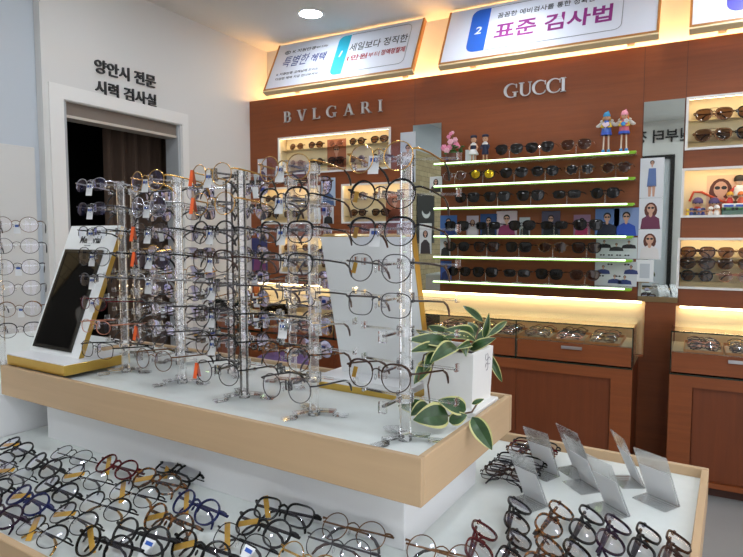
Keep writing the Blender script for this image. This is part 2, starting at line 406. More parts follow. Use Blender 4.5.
text('lettering', '3', .042, .058, paper, s3, (.186, .188, Z0+.001), bold=.015, shear=.15)

# ------------------------------------------------------------------ ceiling downlights
first = True; spots = []
for j, y in enumerate((3.28, 2.05, .82, -.30, -1.0)):  # last row is added to brighten the table's front faces
    for i, x in enumerate((-2.25, -1.0, .25, 1.3)):
        spots.append((x, y))
for i, (x, y) in enumerate(spots):
    lab = 'round recessed downlight in the ceiling above the left sign' if i == 0 else 'round recessed ceiling downlight outside the photo, row %s, place %s' % (NTH[i//4], NTH[i % 4])
    if i == 0:
        t0 = thing('ceiling_downlight', lab, 'ceiling light', (x, y, ZC), group='recessed ceiling downlights')
        MB().lathe([(.095, 0), (.095, -.004), (.085, -.008), (.074, -.006), (.074, 0)], sec=28).build('trim_ring', whiteframe, t0)
        MB().cyl((0, 0, -.004), .073, .003, sec=28).build('lamp', led_down, t0)
    else:
        c = t0.copy(); COL.objects.link(c); c.location = (x, y, ZC); c['label'] = lab
        for ch in t0.children:
            q = ch.copy(); COL.objects.link(q); q.parent = c

# ================================================================== EYEWEAR
def superel(w, h, nt_, nb, taper=0.0, drop=0.0, N=30):
    """lens outline: nt_/nb exponents of the top and the bottom half, taper narrows the bottom"""
    P = []
    for i in range(N):
        a = 2*math.pi*i/N; c, s = math.cos(a), math.sin(a); n = nt_ if s >= 0 else nb
        x = math.copysign(abs(c)**(2/n), c)*w/2; z = math.copysign(abs(s)**(2/n), s)*h/2
        x *= 1 + taper*(z/(h/2))*.5
        P.append((x, z + drop*(-x/(w/2))))
    return P
SHAPES = {   # width, height, exponents top/bottom, taper, bridge gap
    'round': (.049, .046, 2.05, 2.05, 0, .020), 'panto': (.051, .045, 2.5, 2.1, .10, .018),
    'square': (.052, .039, 3.3, 2.9, .06, .017), 'rect': (.053, .034, 4.0, 3.2, .05, .017),
    'oval': (.047, .033, 2.1, 2.1, 0, .020), 'aviator': (.058, .050, 2.9, 2.1, .22, .016),
    'cateye': (.055, .046, 2.9, 2.2, .16, .018), 'wayfarer': (.054, .047, 3.6, 2.6, .16, .016)}
COLORS = {'black': ((12, 12, 13), .2, 0), 'matte black': ((17, 17, 18), .45, 0), 'gunmetal': ((74, 72, 74), .28, .85), 'gold': ((205, 162, 90), .25, .95),
    'silver': ((196, 196, 200), .22, .95), 'dark brown': ((58, 36, 26), .25, 0), 'navy blue': ((26, 32, 78), .25, 0), 'dark red': ((84, 20, 24), .22, 0),
    'purple black': ((38, 22, 42), .22, 0), 'rose gold': ((190, 128, 104), .28, .9), 'bronze': ((110, 78, 52), .3, .85), 'clear': None, 'tortoise': None}
def fcol(c):
    if c == 'tortoise':
        if 'tortoise frame' in MC: return MC['tortoise frame']
        m, nt, out = new_mat('tortoise frame'); p = nt.nodes.new('ShaderNodeBsdfPrincipled'); p.inputs['Roughness'].default_value = .22
        tc = nt.nodes.new('ShaderNodeTexCoord'); nz = nt.nodes.new('ShaderNodeTexNoise'); nz.inputs['Scale'].default_value = 130
        r = nt.nodes.new('ShaderNodeValToRGB'); r.color_ramp.elements[0].position = .45; r.color_ramp.elements[1].position = .62
        r.color_ramp.elements[0].color = lin((26, 17, 12)); r.color_ramp.elements[1].color = lin((134, 84, 38))
        nt.links.new(tc.outputs['Object'], nz.inputs['Vector']); nt.links.new(nz.outputs[0], r.inputs[0]); nt.links.new(r.outputs[0], p.inputs['Base Color']); nt.links.new(p.outputs[0], out.inputs[0])
        MC['tortoise frame'] = m; return m
    if c == 'clear': return acryl_arm
    rgb, ro, me = COLORS[c]; return M(c+' frame', rgb, ro, me, spec=.3)
sun_l = clear('dark sun lens', (.022, .02, .02), (1, 1, 1), .8, ior=1.5)
sun_b = clear('brown sun lens', (.20, .11, .065), (1, .95, .9), .8, ior=1.5)
sun_y = M('yellow mirror lens', (190, 158, 30), .12, .8)
sun_g = clear('pale sun lens', (.55, .42, .36), (1, 1, 1), 1.3, ior=1.5)
tip_black = M('black temple tip', (22, 20, 20), .3)
tip_brown = M('brown temple tip', (64, 36, 24), .3)
padm = acryl_arm
tagw = M('white price tag', (235, 236, 236), .6); tago = M('orange paper tag', (226, 92, 34), .6); tagy = M('yellow paper tag', (226, 172, 48), .6); tagb = M('blue tag print', (40, 84, 170), .6)
WR = 1.6   # face wrap: y = WR*x^2
PROTO = {}
def proto(shape, build, colr, folded=False, lens='clear', tipc=None, sz=1.0):
    """meshes of one kind of eyewear, front facing -Y, bridge at the origin"""
    key = (shape, build, colr, folded, lens, tipc)
    if key in PROTO: return PROTO[key]
    w, h, nt_, nb, tp, gap = SHAPES[shape]; P = superel(w, h, nt_, nb, tp); fm = fcol(colr)
    thin = build in ('wire', 'brow', 'half')
    cxl = gap/2 + w/2; out = []
    def pt(s, x, z): X = s*cxl + (x if s > 0 else -x); return (X, WR*X*X, z-.004)
    m = MB(); rw, rd = (.0009, .0011) if thin else (.0016, .0021)
    if lens in ('dark', 'brown', 'yellow'): rw, rd = (.0012, .0013) if thin else (.0028, .0026)
    for s in (-1, 1):
        if build == 'half':        # wire only under the upper edge
            arcp = [p for p in P if p[1] > -.3*h]; arcp.sort(key=lambda p: math.atan2(p[1]+.4*h, p[0]))
            m.sweep([pt(s, *p) for p in arcp], .0009, .0011, up=(0, 1, 0), sec=6)
        else:
            m.sweep([pt(s, *p) for p in P], rw, rd, up=(0, 1, 0), closed=True, sec=6 if thin else 4)
        if build == 'brow':
            arcp = [p for p in P if p[1] > .08*h]; arcp.sort(key=lambda p: -p[0]); n = len(arcp)
            m.sweep([pt(s, *p) for p in arcp], [.0024 - .0012*i/n for i in range(n)], .0022, up=(0, 1, 0), sec=6)
        # end piece to the hinge
        xe = cxl + w/2; ze = h*.22
        m.sweep([pt(s, w/2*.96, ze), pt(s, w/2+.006, ze+.001), (s*(xe+.0085), WR*xe*xe+.008, ze-.003)], .0016 if thin else .0028, .0016 if thin else .003, up=(0, 0, 1), sec=6)
    zb = h*.16; xb = gap/2+.0015
    bp = [(-xb, 0, zb-.004), (-xb*.5, -.0015, zb-.0005), (0, -.002, zb+.001), (xb*.5, -.0015, zb-.0005), (xb, 0, zb-.004)]
    m.sweep(bp, .0011 if thin else .0022, .0012 if thin else .0032, up=(0, 1, 0), sec=6)
    if build == 'double': m.sweep([(-xb-.006, 0, h*.44), (0, 0, h*.46), (xb+.006, 0, h*.44)], .001, .001, up=(0, 1, 0), sec=6)
    out.append(('frame_front', m.mesh('frame_front', fm), None))
    lm = {'clear': lens_m, 'blue': lens_blue, 'dark': sun_l, 'brown': sun_b, 'yellow': sun_y, 'pale': sun_g}[lens]
    for s in (-1, 1):
        b = MB(); bm = b.bm; c = bm.verts.new(Vector(pt(s, 0, 0)) + Vector((0, -.0018, 0)))
        r1 = [bm.verts.new(Vector(pt(s, p[0]*.55, p[1]*.55)) + Vector((0, -.0012, 0))) for p in P]; r2 = [bm.verts.new(pt(s, *p)) for p in P]; n = len(P)
        for i in range(n):
            bm.faces.new((c, r1[i], r1[(i+1) % n])); bm.faces.new((r1[i], r2[i], r2[(i+1) % n], r1[(i+1) % n]))
        out.append(('lens', b.mesh('lens', lm), None))
    m = MB()
    for s in (-1, 1):
        x = s*(gap/2-.0005); m.ball((s*gap*.36, .006, -.007), (.0018, .0026, .0052), 8, 6)
        if thin: m.sweep([(s*gap*.55, 0, -.002), (s*gap*.42, .005, -.003), (s*gap*.36, .006, -.006)], .0006, .0006, sec=4)
    out.append(('nose_pad', m.mesh('nose_pad', padm if thin else fm), None))
    xh = cxl + w/2 + .0085; yh = WR*(cxl+w/2)**2+.008; zh = h*.22-.003
    tm = {None: fm, 'black': tip_black, 'brown': tip_brown, 'gold': fcol('gold'), 'tortoise': fcol('tortoise')}[tipc]
    if not thin and tipc is None: tm = fm
    bar = (.0009, .0017) if thin else (.0015, .0028)
    for s in (-1, 1):
        L = [(0, 0, 0), (s*.001, .03, 0), (s*-.001, .065, -.001), (s*-.003, .092, -.002)]
        Tp = [(s*-.003, .090, -.002), (s*-.0045, .106, -.008), (s*-.006, .116, -.017), (s*-.007, .121, -.027)]
        def tr(p):
            if not folded: return (s*xh+p[0], yh+p[1], zh+p[2])
            return (s*xh - s*p[1]*.985 , yh+.003+(.004 if s > 0 else 0)+abs(p[0])*.2, zh+p[2]+(.0 if s > 0 else -.004))
        up = (0, 0, 1)
        a = MB().sweep([tr(p) for p in L], bar[0], bar[1], up=up, sec=6).mesh('temple', fm)
        b = MB().sweep([tr(p) for p in Tp], [.0014, .0018, .002, .0014], [.002, .0026, .003, .0022], up=up, sec=6).mesh('temple_tip', tm if tipc else (tip_black if thin else fm))
        out.append(('temple', a, ('temple_tip', b)))
    PROTO[key] = out
    return out
def lowest(pr, rot):
    mt = Euler(rot).to_matrix(); z = 9
    for _, me, sub in pr:
        for q in ([me] + ([sub[1]] if sub else [])):
            for v in q.vertices: z = min(z, (mt @ v.co).z)
    return z
TAGM = {}
def tag_mesh(kind):
    if kind not in TAGM:
        m = MB()
        if kind == 'white':
            m.box(-.009, .009, -.0004, .0004, -.030, 0); m.mi = 1; m.box(-.006, .006, -.0009, -.0004, -.010, -.004)
        elif kind == 'orange':
            m.box(-.004, .004, -.0004, .0004, -.034, 0, Matrix.Rotation(R(6), 4, 'Y')); m.box(-.0035, .0035, .0006, .0012, -.030, 0, Matrix.Rotation(R(-14), 4, 'Y'))
        elif kind == 'strip':
            m.box(-.0048, .0048, -.0004, .0004, -.044, 0, Matrix.Rotation(R(10), 4, 'Y'))
        else:
            m.box(-.0035, .0035, -.0004, .0004, -.018, 0, Matrix.Rotation(R(10), 4, 'Y'))
        TAGM[kind] = m.mesh('paper_tag', {'white': [tagw, tagb], 'orange': [tago], 'yellow': [tagy], 'strip': [tagy]}[kind])
    return TAGM[kind]
def eyewear(name, pr, label, cat, loc, rot, group, tags=(), scale=1.0):
    t = thing(name, label, cat, loc, rot, group)
    if scale != 1: t.scale = (scale,)*3
    for nm, me, sub in pr:
        o = place(nm, me, t)
        if sub: place(sub[0], sub[1], o)
    for k, p, r in tags:
        o = place('paper_tag', tag_mesh(k), t, p, r); o['label'] = {'white': 'white price tag', 'orange': 'orange paper tag', 'yellow': 'yellow paper tag', 'strip': 'yellow paper tag'}[k]
    return t

# ================================================================== ISLAND
ISR = (0, 0, TA)
# lower tray on its cabinet
t = thing('display_table', 'low white display table with pale wood rim under the upper tray', 'display table', T(0, 0), ISR)
LX0, LX1, LY0, LY1 = -1.68, -.03, .50, 1.51
m = MB(); m.box(LX0, LX1-.012, LY0+.012, LY1-.012, .655, .70); m.build('tray_surface', whitetop, t)
for y in (LY0, LY1-.014): MB().box(LX0, LX1, y, y+.014, .64, .722, bev=.0015).build('rim', maple, t)
m = MB(); m.box(LX1-.014, LX1, LY0+.0145, LY1-.0145, .64, .722, bev=.0015); m.build('side_rim', mapley, t)
m = MB(); m.box(LX0+.02, LX1-.06, LY0+.06, LY1-.06, 0, .65); m.build('base_cabinet', whitelam, t)
# plinth + upper tray
t = thing('display_plinth', 'white plinth carrying the upper display tray', 'plinth', T(0, 0), ISR)
m = MB(); m.box(-1.577, -.469, .870, 1.20, .70, .82, bev=.002); m.build('plinth_body', whitelam, t)
t = thing('display_tray', 'long raised display tray with pale wood sides holding acrylic towers', 'display tray', T(0, 0), ISR)
UX0, UX1, UY0, UY1 = -1.678, -.405, .805, 1.245
m = MB(); m.box(UX0+.008, UX1-.008, UY0+.008, UY1-.008, .825, .89); m.build('tray_surface', whitetop, t)
for y in (UY0, UY1-.012): MB().box(UX0, UX1, y, y+.012, .82, .90, bev=.0012).build('rim', maple, t)
for x in (UX0, UX1-.012): MB().box(x, x+.012, UY0+.0125, UY1-.0125, .82, .90, bev=.0012).build('side_rim', mapley, t)
# neighbouring white block on the left
t = thing('display_block', 'white display block at the left edge beside the trays', 'display block', T(0, 0), ISR)
MB().box(-2.5, -1.684, .40, 1.40, 0, .815, bev=.002).build('block_body', whitelam, t)
MB().box(-2.5, -1.684, .81, 1.40, .815, .85, bev=.002).build('block_top', whitetop, t)

# ------------------------------------------------------------------ acrylic towers
TIERZ = [.969 + .0585*k for k in range(8)]
def tower_meshes():
    out = []
    m = MB(); m.sweep([(0, 0, .012), (0, 0, .5)], .0105, .0105, up=(1, 0, 0), sec=8); out.append(('pole', m.mesh('pole', acryl, smooth=False)))
    for a in (146, 247, 20):
        mt = Matrix.Rotation(R(a), 4, 'Z'); m = MB()
        m.box(.008, .045, -.010, .010, .008, .0125, mt, bev=.001); m.box(.043, .070, -.010, .010, .0005, .005, mt, bev=.001); m.box(.0415, .0445, -.010, .010, .003, .010, mt)
        out.append(('base_foot', m.mesh('base_foot', acryl_arm, smooth=False)))
    m = MB(); m.cyl((0, 0, .0005), .0125, .011, sec=16); out.append(('base_hub', m.mesh('base_hub', acryl_arm)))
    m = MB()
    m.cyl((0, 0, -.010), .0155, .018, sec=14)
    m.sweep([(0, -.012, 0), (0, -.076, 0)], .003, .0022, sec=4); m.box(-.007, .007, -.082, -.074, -.011, .009, bev=.001)
    for s in (-1, 1):
        m.sweep([(s*.012, 0, 0), (s*.092, .012, -.002)], .003, .0022, sec=4); m.box(s*.092-.002, s*.092+.002, .005, .019, -.006, .007)
    tier = m.mesh('tier_arm', acryl_arm, smooth=False)
    return out, tier
TW, TIER = tower_meshes()
def tower(tx, ty, label, yaw=0, tiers=range(8), group='acrylic eyewear towers'):
    t = thing('acrylic_tower', label, 'eyewear stand', T(tx, ty, .89), (0, 0, TA+yaw), group)
    for nm, me in TW: place(nm, me, t)
    for k in tiers: place('tier_arm', TIER, t, (0, 0, TIERZ[k]-.89))
    return t
DOWN = ['top', 'second', 'third', 'fourth', 'fifth', 'sixth', 'seventh', 'bottom']
SH = {'round': 'round', 'panto': 'rounded', 'square': 'squarish', 'rect': 'rectangular', 'oval': 'oval'}
def on_tower(tx, ty, k, spec, tw, yaw=0):
    shape, build, colr, tipc, lens, tg = spec
    pr = proto(shape, build, colr, False, lens, tipc)
    bd = {'wire': 'thin-rimmed', 'brow': 'browline', 'half': 'half-rim', 'acetate': 'thick-rimmed', 'double': 'double-bridge'}[build]
    lab = '%s %s %s eyeglasses, %s tier down, %s' % (colr, SH[shape], bd, DOWN[7-k], tw)
    if DOWN[7-k] in ('top', 'bottom'): lab = lab.replace(' tier down', ' tier')
    c = T(tx, ty, TIERZ[k]+.003); a = TA+yaw+R(rnd.uniform(-3.5, 3.5))
    fwd = Vector((math.sin(a), -math.cos(a), 0))
    tags = []
    for q in tg.split():
        if q == 'w': tags.append(('white', (-.016, .012, .002), (R(-4), 0, R(12))))
        if q == 'o': tags.append(('orange', (-.058, .004, .010), (0, 0, R(20))))
        if q == 'y': tags.append(('yellow', (-.050, .010, .004), (0, 0, R(30))))
    return eyewear('eyeglasses', pr, lab, 'eyeglasses', c + fwd*(.088) + Vector((0, 0, -.004)), (R(-5+rnd.uniform(-1.5, 1.5)), 0, a), 'eyeglasses on the acrylic towers', tags)
FRONT = [(-.482, .893), (-.707, .925), (-.916, .945), (-1.137, .960), (-1.356, .961)]
FN = ['front tower nearest the plant', 'second front tower from the plant', 'middle front tower', 'second front tower from the left', 'leftmost front tower']
FL = ['clear acrylic eyewear tower nearest the potted plant', 'clear acrylic eyewear tower second in the front row from the plant', 'clear acrylic eyewear tower in the middle of the front row',
      'clear acrylic eyewear tower second in the front row from the left', 'leftmost clear acrylic eyewear tower in the front row beside the white display']
SPEC = [
 {7: ('round','wire','gold','black','blue','w'), 6: ('round','brow','black','brown','clear','y'), 5: ('panto','brow','black','brown','blue','y w'), 4: ('panto','wire','gunmetal','brown','clear','y'),
  3: ('square','wire','gunmetal','brown','clear',''), 1: ('panto','brow','dark brown','brown','clear','y')},
 {7: ('round','wire','gold','black','blue','w'), 6: ('panto','brow','black','brown','clear','w'), 5: ('square','brow','black','brown','clear','w'), 4: ('square','brow','matte black','tortoise','clear',''),
  3: ('square','wire','gunmetal','brown','clear',''), 2: ('oval','half','silver','brown','clear','w'), 1: ('round','brow','tortoise','brown','clear',''), 0: ('round','wire','gunmetal','black','clear','')},
 {7: ('round','wire','gold','black','clear','o w'), 6: ('round','wire','gold','black','clear','o'), 5: ('round','brow','black','black','clear','w'), 4: ('panto','brow','dark brown','brown','clear','w'),
  3: ('panto','wire','gunmetal','black','clear','w'), 2: ('panto','wire','black','black','clear','w'), 1: ('round','wire','black','black','clear','w'), 0: ('round','wire','black','black','clear','o')},
 {7: ('round','wire','gold','gold','blue','w'), 6: ('round','wire','silver','black','blue','w'), 5: ('panto','wire','black','black','clear','o w'), 4: ('round','wire','black','black','blue','o w'),
  3: ('round','half','silver','brown','clear','w'), 2: ('panto','wire','gunmetal','black','clear',''), 1: ('round','wire','gunmetal','black','clear','o'), 0: ('round','wire','bronze','black','clear','')},
 {7: ('oval','half','silver','black','blue','w'), 6: ('oval','half','gunmetal','black','blue','w'), 5: ('oval','half','black','black','blue','w'), 4: ('panto','wire','black','black','clear','w'),
  3: ('oval','half','gunmetal','black','clear','w'), 2: ('oval','wire','dark red','brown','clear','w'), 1: ('oval','wire','rose gold','brown','clear',''), 0: ('square','wire','black','black','clear','')}]
for (tx, ty), nm, lb, sp in zip(FRONT, FN, FL, SPEC):
    tower(tx, ty, lb)
    for k, s in sp.items(): on_tower(tx, ty, k, s, nm)
REAR = [(-.905, 1.10), (-1.11, 1.10), (-1.31, 1.10), (-1.505, 1.11)]
RN = ['rear tower nearest the white board', 'second rear tower from the white board', 'third rear tower from the white board', 'leftmost rear tower']
pool = [('round','wire','black','black','clear','w'), ('panto','wire','gunmetal','black','clear',''), ('oval','half','silver','black','clear','w'), ('round','wire','gold','brown','clear','w'),
        ('square','wire','black','black','clear',''), ('panto','brow','dark brown','brown','clear',''), ('rect','half','gunmetal','black','clear','w'), ('round','wire','silver','black','clear','')]
for i, ((tx, ty), nm) in enumerate(zip(REAR, RN)):
    tower(tx, ty, 'clear acrylic eyewear tower in the back row, ' + ['next to the white board', 'second from the white board', 'third from the white board', 'farthest left'][i], R(180))
    for k in range(8): on_tower(tx, ty, k, pool[(k*3+i*5) % 8], nm, R(180))
# side rack at the left edge of the photo
rk = thing('acrylic_rack', 'clear acrylic eyewear rack on the white block at the left edge', 'eyewear stand', T(-1.900, .920, .85), (0, 0, R(52)))
MB().sweep([(0, 0, .008), (0, 0, .58)], .010, .010, up=(1, 0, 0), sec=8).build('pole', acryl, rk, smooth=False)
MB().cyl((0, 0, 0), .045, .010, sec=20).build('base_plate', acryl_arm, rk)
for k in range(6):
    z = .115+.064*k; m = MB(); m.cyl((0, 0, -.008), .014, .016, sec=12); m.sweep([(.012, 0, 0), (.125, .02, 0)], .003, .0022, sec=4); m.sweep([(.05, .006, 0), (.055, -.035, 0)], .003, .002, sec=4)
    m.build('tier_arm', acryl_arm, rk, (0, 0, z), smooth=False)
mt = Matrix.Translation(T(-1.900, .920, .85)) @ Matrix.Rotation(R(52), 4, 'Z')
for k in range(6):
    sp = [('panto','brow','black','black'), ('round','brow','bronze','black'), ('round','wire','gunmetal','black'), ('round','wire','black','black'), ('round','wire','gunmetal','black'), ('round','wire','bronze','black')][k]
    eyewear('eyeglasses', proto(sp[0], sp[1], sp[2], False, 'clear', sp[3]), '%s %s eyeglasses on the left-edge rack, %s' % (sp[2], SH[sp[0]], ['lowest', 'second from the bottom', 'third from the bottom', 'third from the top', 'second from the top', 'topmost'][k]),
            'eyeglasses', mt @ Vector((.055, -.036, .117+.064*k)), (R(-4), 0, R(50+rnd.uniform(-4, 4))), 'eyeglasses on the left-edge rack', [('white', (.0, .02, 0), (0, 0, 0))] if k % 2 else [])

# ------------------------------------------------------------------ eyeglasses lying in the lower tray
REC = R(-40)
def lying(tx, ty, spec, label, yaw=0, group='eyeglasses laid out in the lower tray', tags=(), rec=REC, z=.70, scale=1.05, name='eyeglasses'):
    pr = proto(spec[0], spec[1], spec[2], True, spec[4] if len(spec) > 4 else 'clear', spec[3])
    rot = (rec, 0, TA+yaw)
    return eyewear(name, pr, label, 'eyeglasses', T(tx, ty, z - lowest(pr, rot)*scale + .0005), rot, group, tags, scale)
Y1 = ('strip', (-.052, .006, .018), (R(20), R(-40), R(10))); Y2 = ('strip', (-.018, .010, .008), (R(10), R(52), R(15))); W1 = ('white', (.03, -.004, -.004), (R(15), 0, R(25)))
COLN = ['first', 'second', 'third', 'fourth', 'fifth', 'sixth', 'seventh', 'eighth']
LEFT = [   # (column, tX, tY, spec, tags)
 (0, -1.502, .751, ('round','acetate','black',None), [Y2]), (0, -1.468, .686, ('panto','brow','black',None), []),
 (1, -1.330, .790, ('round','wire','black','black'), []), (1, -1.322, .718, ('round','acetate','matte black',None), []), (1, -1.341, .660, ('round','wire','black','black'), [Y2]), (1, -1.320, .606, ('round','acetate','black',None), []),
 (2, -1.172, .800, ('round','acetate','dark red',None), [Y1]), (2, -1.180, .728, ('round','wire','black','black'), [Y2]), (2, -1.176, .664, ('round','acetate','black',None), []), (2, -1.173, .604, ('round','acetate','navy blue',None), [Y2]), (2, -1.165, .546, ('round','acetate','purple black',None), []),
 (3, -1.040, .860, ('square','acetate','black',None), [Y1]), (3, -1.030, .795, ('panto','acetate','tortoise',None), [Y2]), (3, -1.018, .732, ('round','brow','black','gold'), [Y1]), (3, -1.019, .668, ('round','brow','black','gold'), []), (3, -1.024, .608, ('round','brow','matte black',None), [Y2]), (3, -1.028, .552, ('round','brow','black','gold'), [Y1]),
 (4, -.865, .756, ('round','acetate','navy blue',None), [Y1]), (4, -.862, .688, ('round','acetate','tortoise',None), [Y2]), (4, -.860, .628, ('round','acetate','matte black',None), [W1]), (4, -.886, .574, ('round','acetate','black',None), [Y1]),
 (5, -.706, .826, ('square','acetate','black',None), [Y1]), (5, -.700, .763, ('round','acetate','matte black',None), [Y2]), (5, -.697, .704, ('panto','wire','black','black'), [Y1, W1]), (5, -.735, .648, ('round','acetate','black',None), [Y2]),
 (6, -.556, .838, ('round','wire','bronze','black'), []), (6, -.545, .774, ('round','wire','gunmetal','brown'), []), (6, -.560, .712, ('round','wire','gold','brown'), []),
 (7, -.388, .848, ('round','wire','bronze','black'), [])]
cnt = {}
for c, tx, ty, sp, tg in LEFT:
    n = cnt.get(c, 0); cnt[c] = n+1
    lying(tx, ty, sp, '%s %s glasses, lower tray, %s column from left, %s from plinth' % (sp[2], SH[sp[0]], COLN[c], NTH[n]), R(rnd.uniform(-6, 6)), tags=tg, rec=R((-46 if tx > -.95 else -64)+rnd.uniform(-7, 7)))
RIGHT = [(-.329, 1.052, ('panto','acetate','black',None), 14), (-.266, 1.075, ('panto','acetate','tortoise',None), -3), (-.211, 1.085, ('panto','acetate','matte black',None), 0), (-.163, 1.072, ('panto','acetate','purple black',None), 0), (-.113, 1.066, ('square','acetate','matte black','tortoise'), -2), (-.066, 1.062, ('square','acetate','dark brown',None), -3),
         (-.352, .925, ('panto','acetate','dark red',None), 14), (-.295, .925, ('square','acetate','black','brown'), 5), (-.248, .932, ('panto','acetate','tortoise',None), 0), (-.205, .940, ('panto','acetate','black',None), 0)]
for i, (tx, ty, sp, dy) in enumerate(RIGHT):
    lying(tx, ty, sp, '%s %s glasses facing right in lower tray, %s row, %s from left' % (sp[2], SH[sp[0]], 'back' if i < 6 else 'front', NTH[i if i < 6 else i-6]), R(90+dy), 'eyeglasses at the right end of the lower tray',
          [('white', (-.062, .012, .004), (0, R(-60), R(80)))] if i in (2, 4) else [], R(-64))
for i, ty in enumerate((1.215, 1.243, 1.271, 1.299, 1.327, 1.392, 1.420, 1.448)):
    sp = [('rect','wire','black','black'), ('rect','acetate','dark brown',None), ('rect','acetate','matte black',None), ('square','wire','gunmetal','brown'), ('rect','acetate','black',None), ('rect','acetate','tortoise',None), ('square','acetate','dark red',None), ('rect','acetate','black',None)][i]
    lying(-.408, ty, sp, '%s %s glasses packed in a row behind the tray corner, %s from front' % (sp[2], SH[sp[0]], NTH[i]), 0, 'eyeglasses packed in a row behind the tray corner', rec=R(-58), scale=.85)

# ------------------------------------------------------------------ slanted acrylic card holders
HOLD = [(-.350, 1.349, -.37, .067), (-.279, 1.392, -.70, .078), (-.248, 1.323, -.75, .070), (-.181, 1.234, -.65, .070), (-.163, 1.398, -1.01, .069), (-.106, 1.330, -.50, .074), (-.330, 1.187, -.46, .064)]
HL = ['beside the packed row of glasses', 'second from the left along the back rim', 'just in front of the second back holder', 'standing frontmost in the middle', 'turned edge-on', 'nearest the right rim', 'leftmost, in front of the packed glasses']
for (tx, ty, yw, W), l in zip(HOLD, HL):
    t = thing('card_holder', 'slanted clear card holder with white card, ' + l, 'card holder', T(tx, ty, .70), (0, 0, TA+yw), 'slanted card holders in the lower tray')
    lean = Matrix.Rotation(R(25), 4, 'X')     # leans over its foot, towards -Y
    MB().box(-W/2, W/2, -.0012, .0012, .001, .122, lean, bev=.0004).build('plate', frost, t)
    MB().box(-W/2+.003, W/2-.003, -.0022, -.0013, .003, .082, lean).build('card', cardm, t)
    MB().box(-W/2, W/2, -.050, -.001, .0005, .0028).build('foot', frost, t)

# ------------------------------------------------------------------ white and gold counter displays
t = thing('counter_display', 'white slanted display with dark mirror on a gold base, left end of tray', 'counter display', T(-1.556, .822, .90), ISR)
MB().box(-.120, .150, 0, .165, .0, .026, bev=.001).build('base', goldm, t)
MB().box(-.118, .148, .002, .163, .026, .029).build('base_top', whitelam, t)
lean = Matrix.Translation((0, .062, .029)) @ Matrix.Rotation(R(-21.5), 4, 'X')
MB().box(-.122, .112, 0, .014, 0, .375, lean).build('board', paper, t)
MB().box(.1121, .1128, .0005, .0135, .001, .374, lean).build('edge_strip', goldm, t)
fm_ = MB(); fm_.box(-.104, -.096, -.006, 0, .012, .300, lean); fm_.box(.066, .074, -.006, 0, .012, .300, lean); fm_.box(-.096, .066, -.006, 0, .012, .022, lean); fm_.box(-.096, .066, -.006, 0, .290, .300, lean)
fm_.build('mirror_frame', M('bevelled dark glass', (70, 66, 60), .1, .6), t)
MB().box(-.096, .066, -.004, 0, .022, .290, lean).build('mirror', M('smoked mirror', (70, 66, 60), .03, .95), t)
rr = (R(90-21.5), 0, 0)
def on_board(x, z): return lean @ Vector((x, -.0006, z))
text('lettering', 'Volume', .070, .021, ink, t, on_board(-.040, .346), rr, bold=.02, depth=.0005)
text('lettering', 'Memorial', .095, .022, ink, t, on_board(-.052, .321), rr, bold=.02, depth=.0005)
text('lettering', 'eyewear', .030, .005, grey, t, on_board(-.026, .311), rr, depth=.0005)
t = thing('counter_display', 'white slanted display seen from behind, gold edged, beside the potted plant', 'counter display', T(-.700, 1.10, .89), (0, 0, TA))
MB().box(-.132, .118, 0, .140, .0, .016, bev=.001).build('base', goldm, t)
MB().box(-.131, .117, .001, .139, .016, .030).build('base_top', whitelam, t)
lean = Matrix.Translation((.012, .068, .030)) @ Matrix.Rotation(R(14.5), 4, 'X')
MB().box(-.118, .116, 0, .020, 0, .338, lean).build('board', paper, t)
m = MB(); m.box(.1161, .1172, -.0005, .0205, .0, .338, lean); m.box(-.118, .1172, -.0005, .0205, .3381, .3395, lean); m.build('edge_strip', goldm, t)

# ------------------------------------------------------------------ potted plant
PX, PY = -.486, 1.135
t = thing('potted_plant', 'variegated leafy plant in a white square pot on the tray corner', 'potted plant', T(PX, PY, .89), ISR)
m = MB(); m.box(-.066, .066, -.066, .066, 0, .014, bev=.002); m.build('saucer', M('white glazed clay', (230, 229, 226), .45, bump=.2, bscale=90), t)
m = MB(); m.lathe([(.074, .014), (.079, .126), (.070, .126), (.068, .108)], sec=4); 
bmesh.ops.rotate(m.bm, verts=m.bm.verts, cent=(0, 0, 0), matrix=Matrix.Rotation(R(45), 3, 'Z'))
m.build('pot', M('white glazed clay', (230, 229, 226), .45), t, smooth=False)
MB().box(-.047, .047, -.047, .047, .105, .110).build('soil', M('potting soil', (54, 40, 30), .95, bump=.6, bscale=200), t)
m = MB()
for a in (0, 120, 240): m.strip(arc(0, 0, .008, .008, a, a+300, 10), arc(0, 0, .0068, .0068, a, a+300, 10), .0004, Matrix.Translation((.009*math.cos(R(a)), .012*math.sin(R(a)), 0)))
m.build('emblem', M('grey stamp', (120, 116, 124), .6), t, (.0561, .022, .098), (R(90), 0, R(90)))
inv = (Matrix.Translation(T(PX, PY, .89)) @ Matrix.Rotation(TA, 4, 'Z')).inverted()
leafg = M('dark green leaf', (44, 74, 36), .35, var=.3, bscale=60); leafc = M('cream leaf edge', (192, 190, 126), .4)
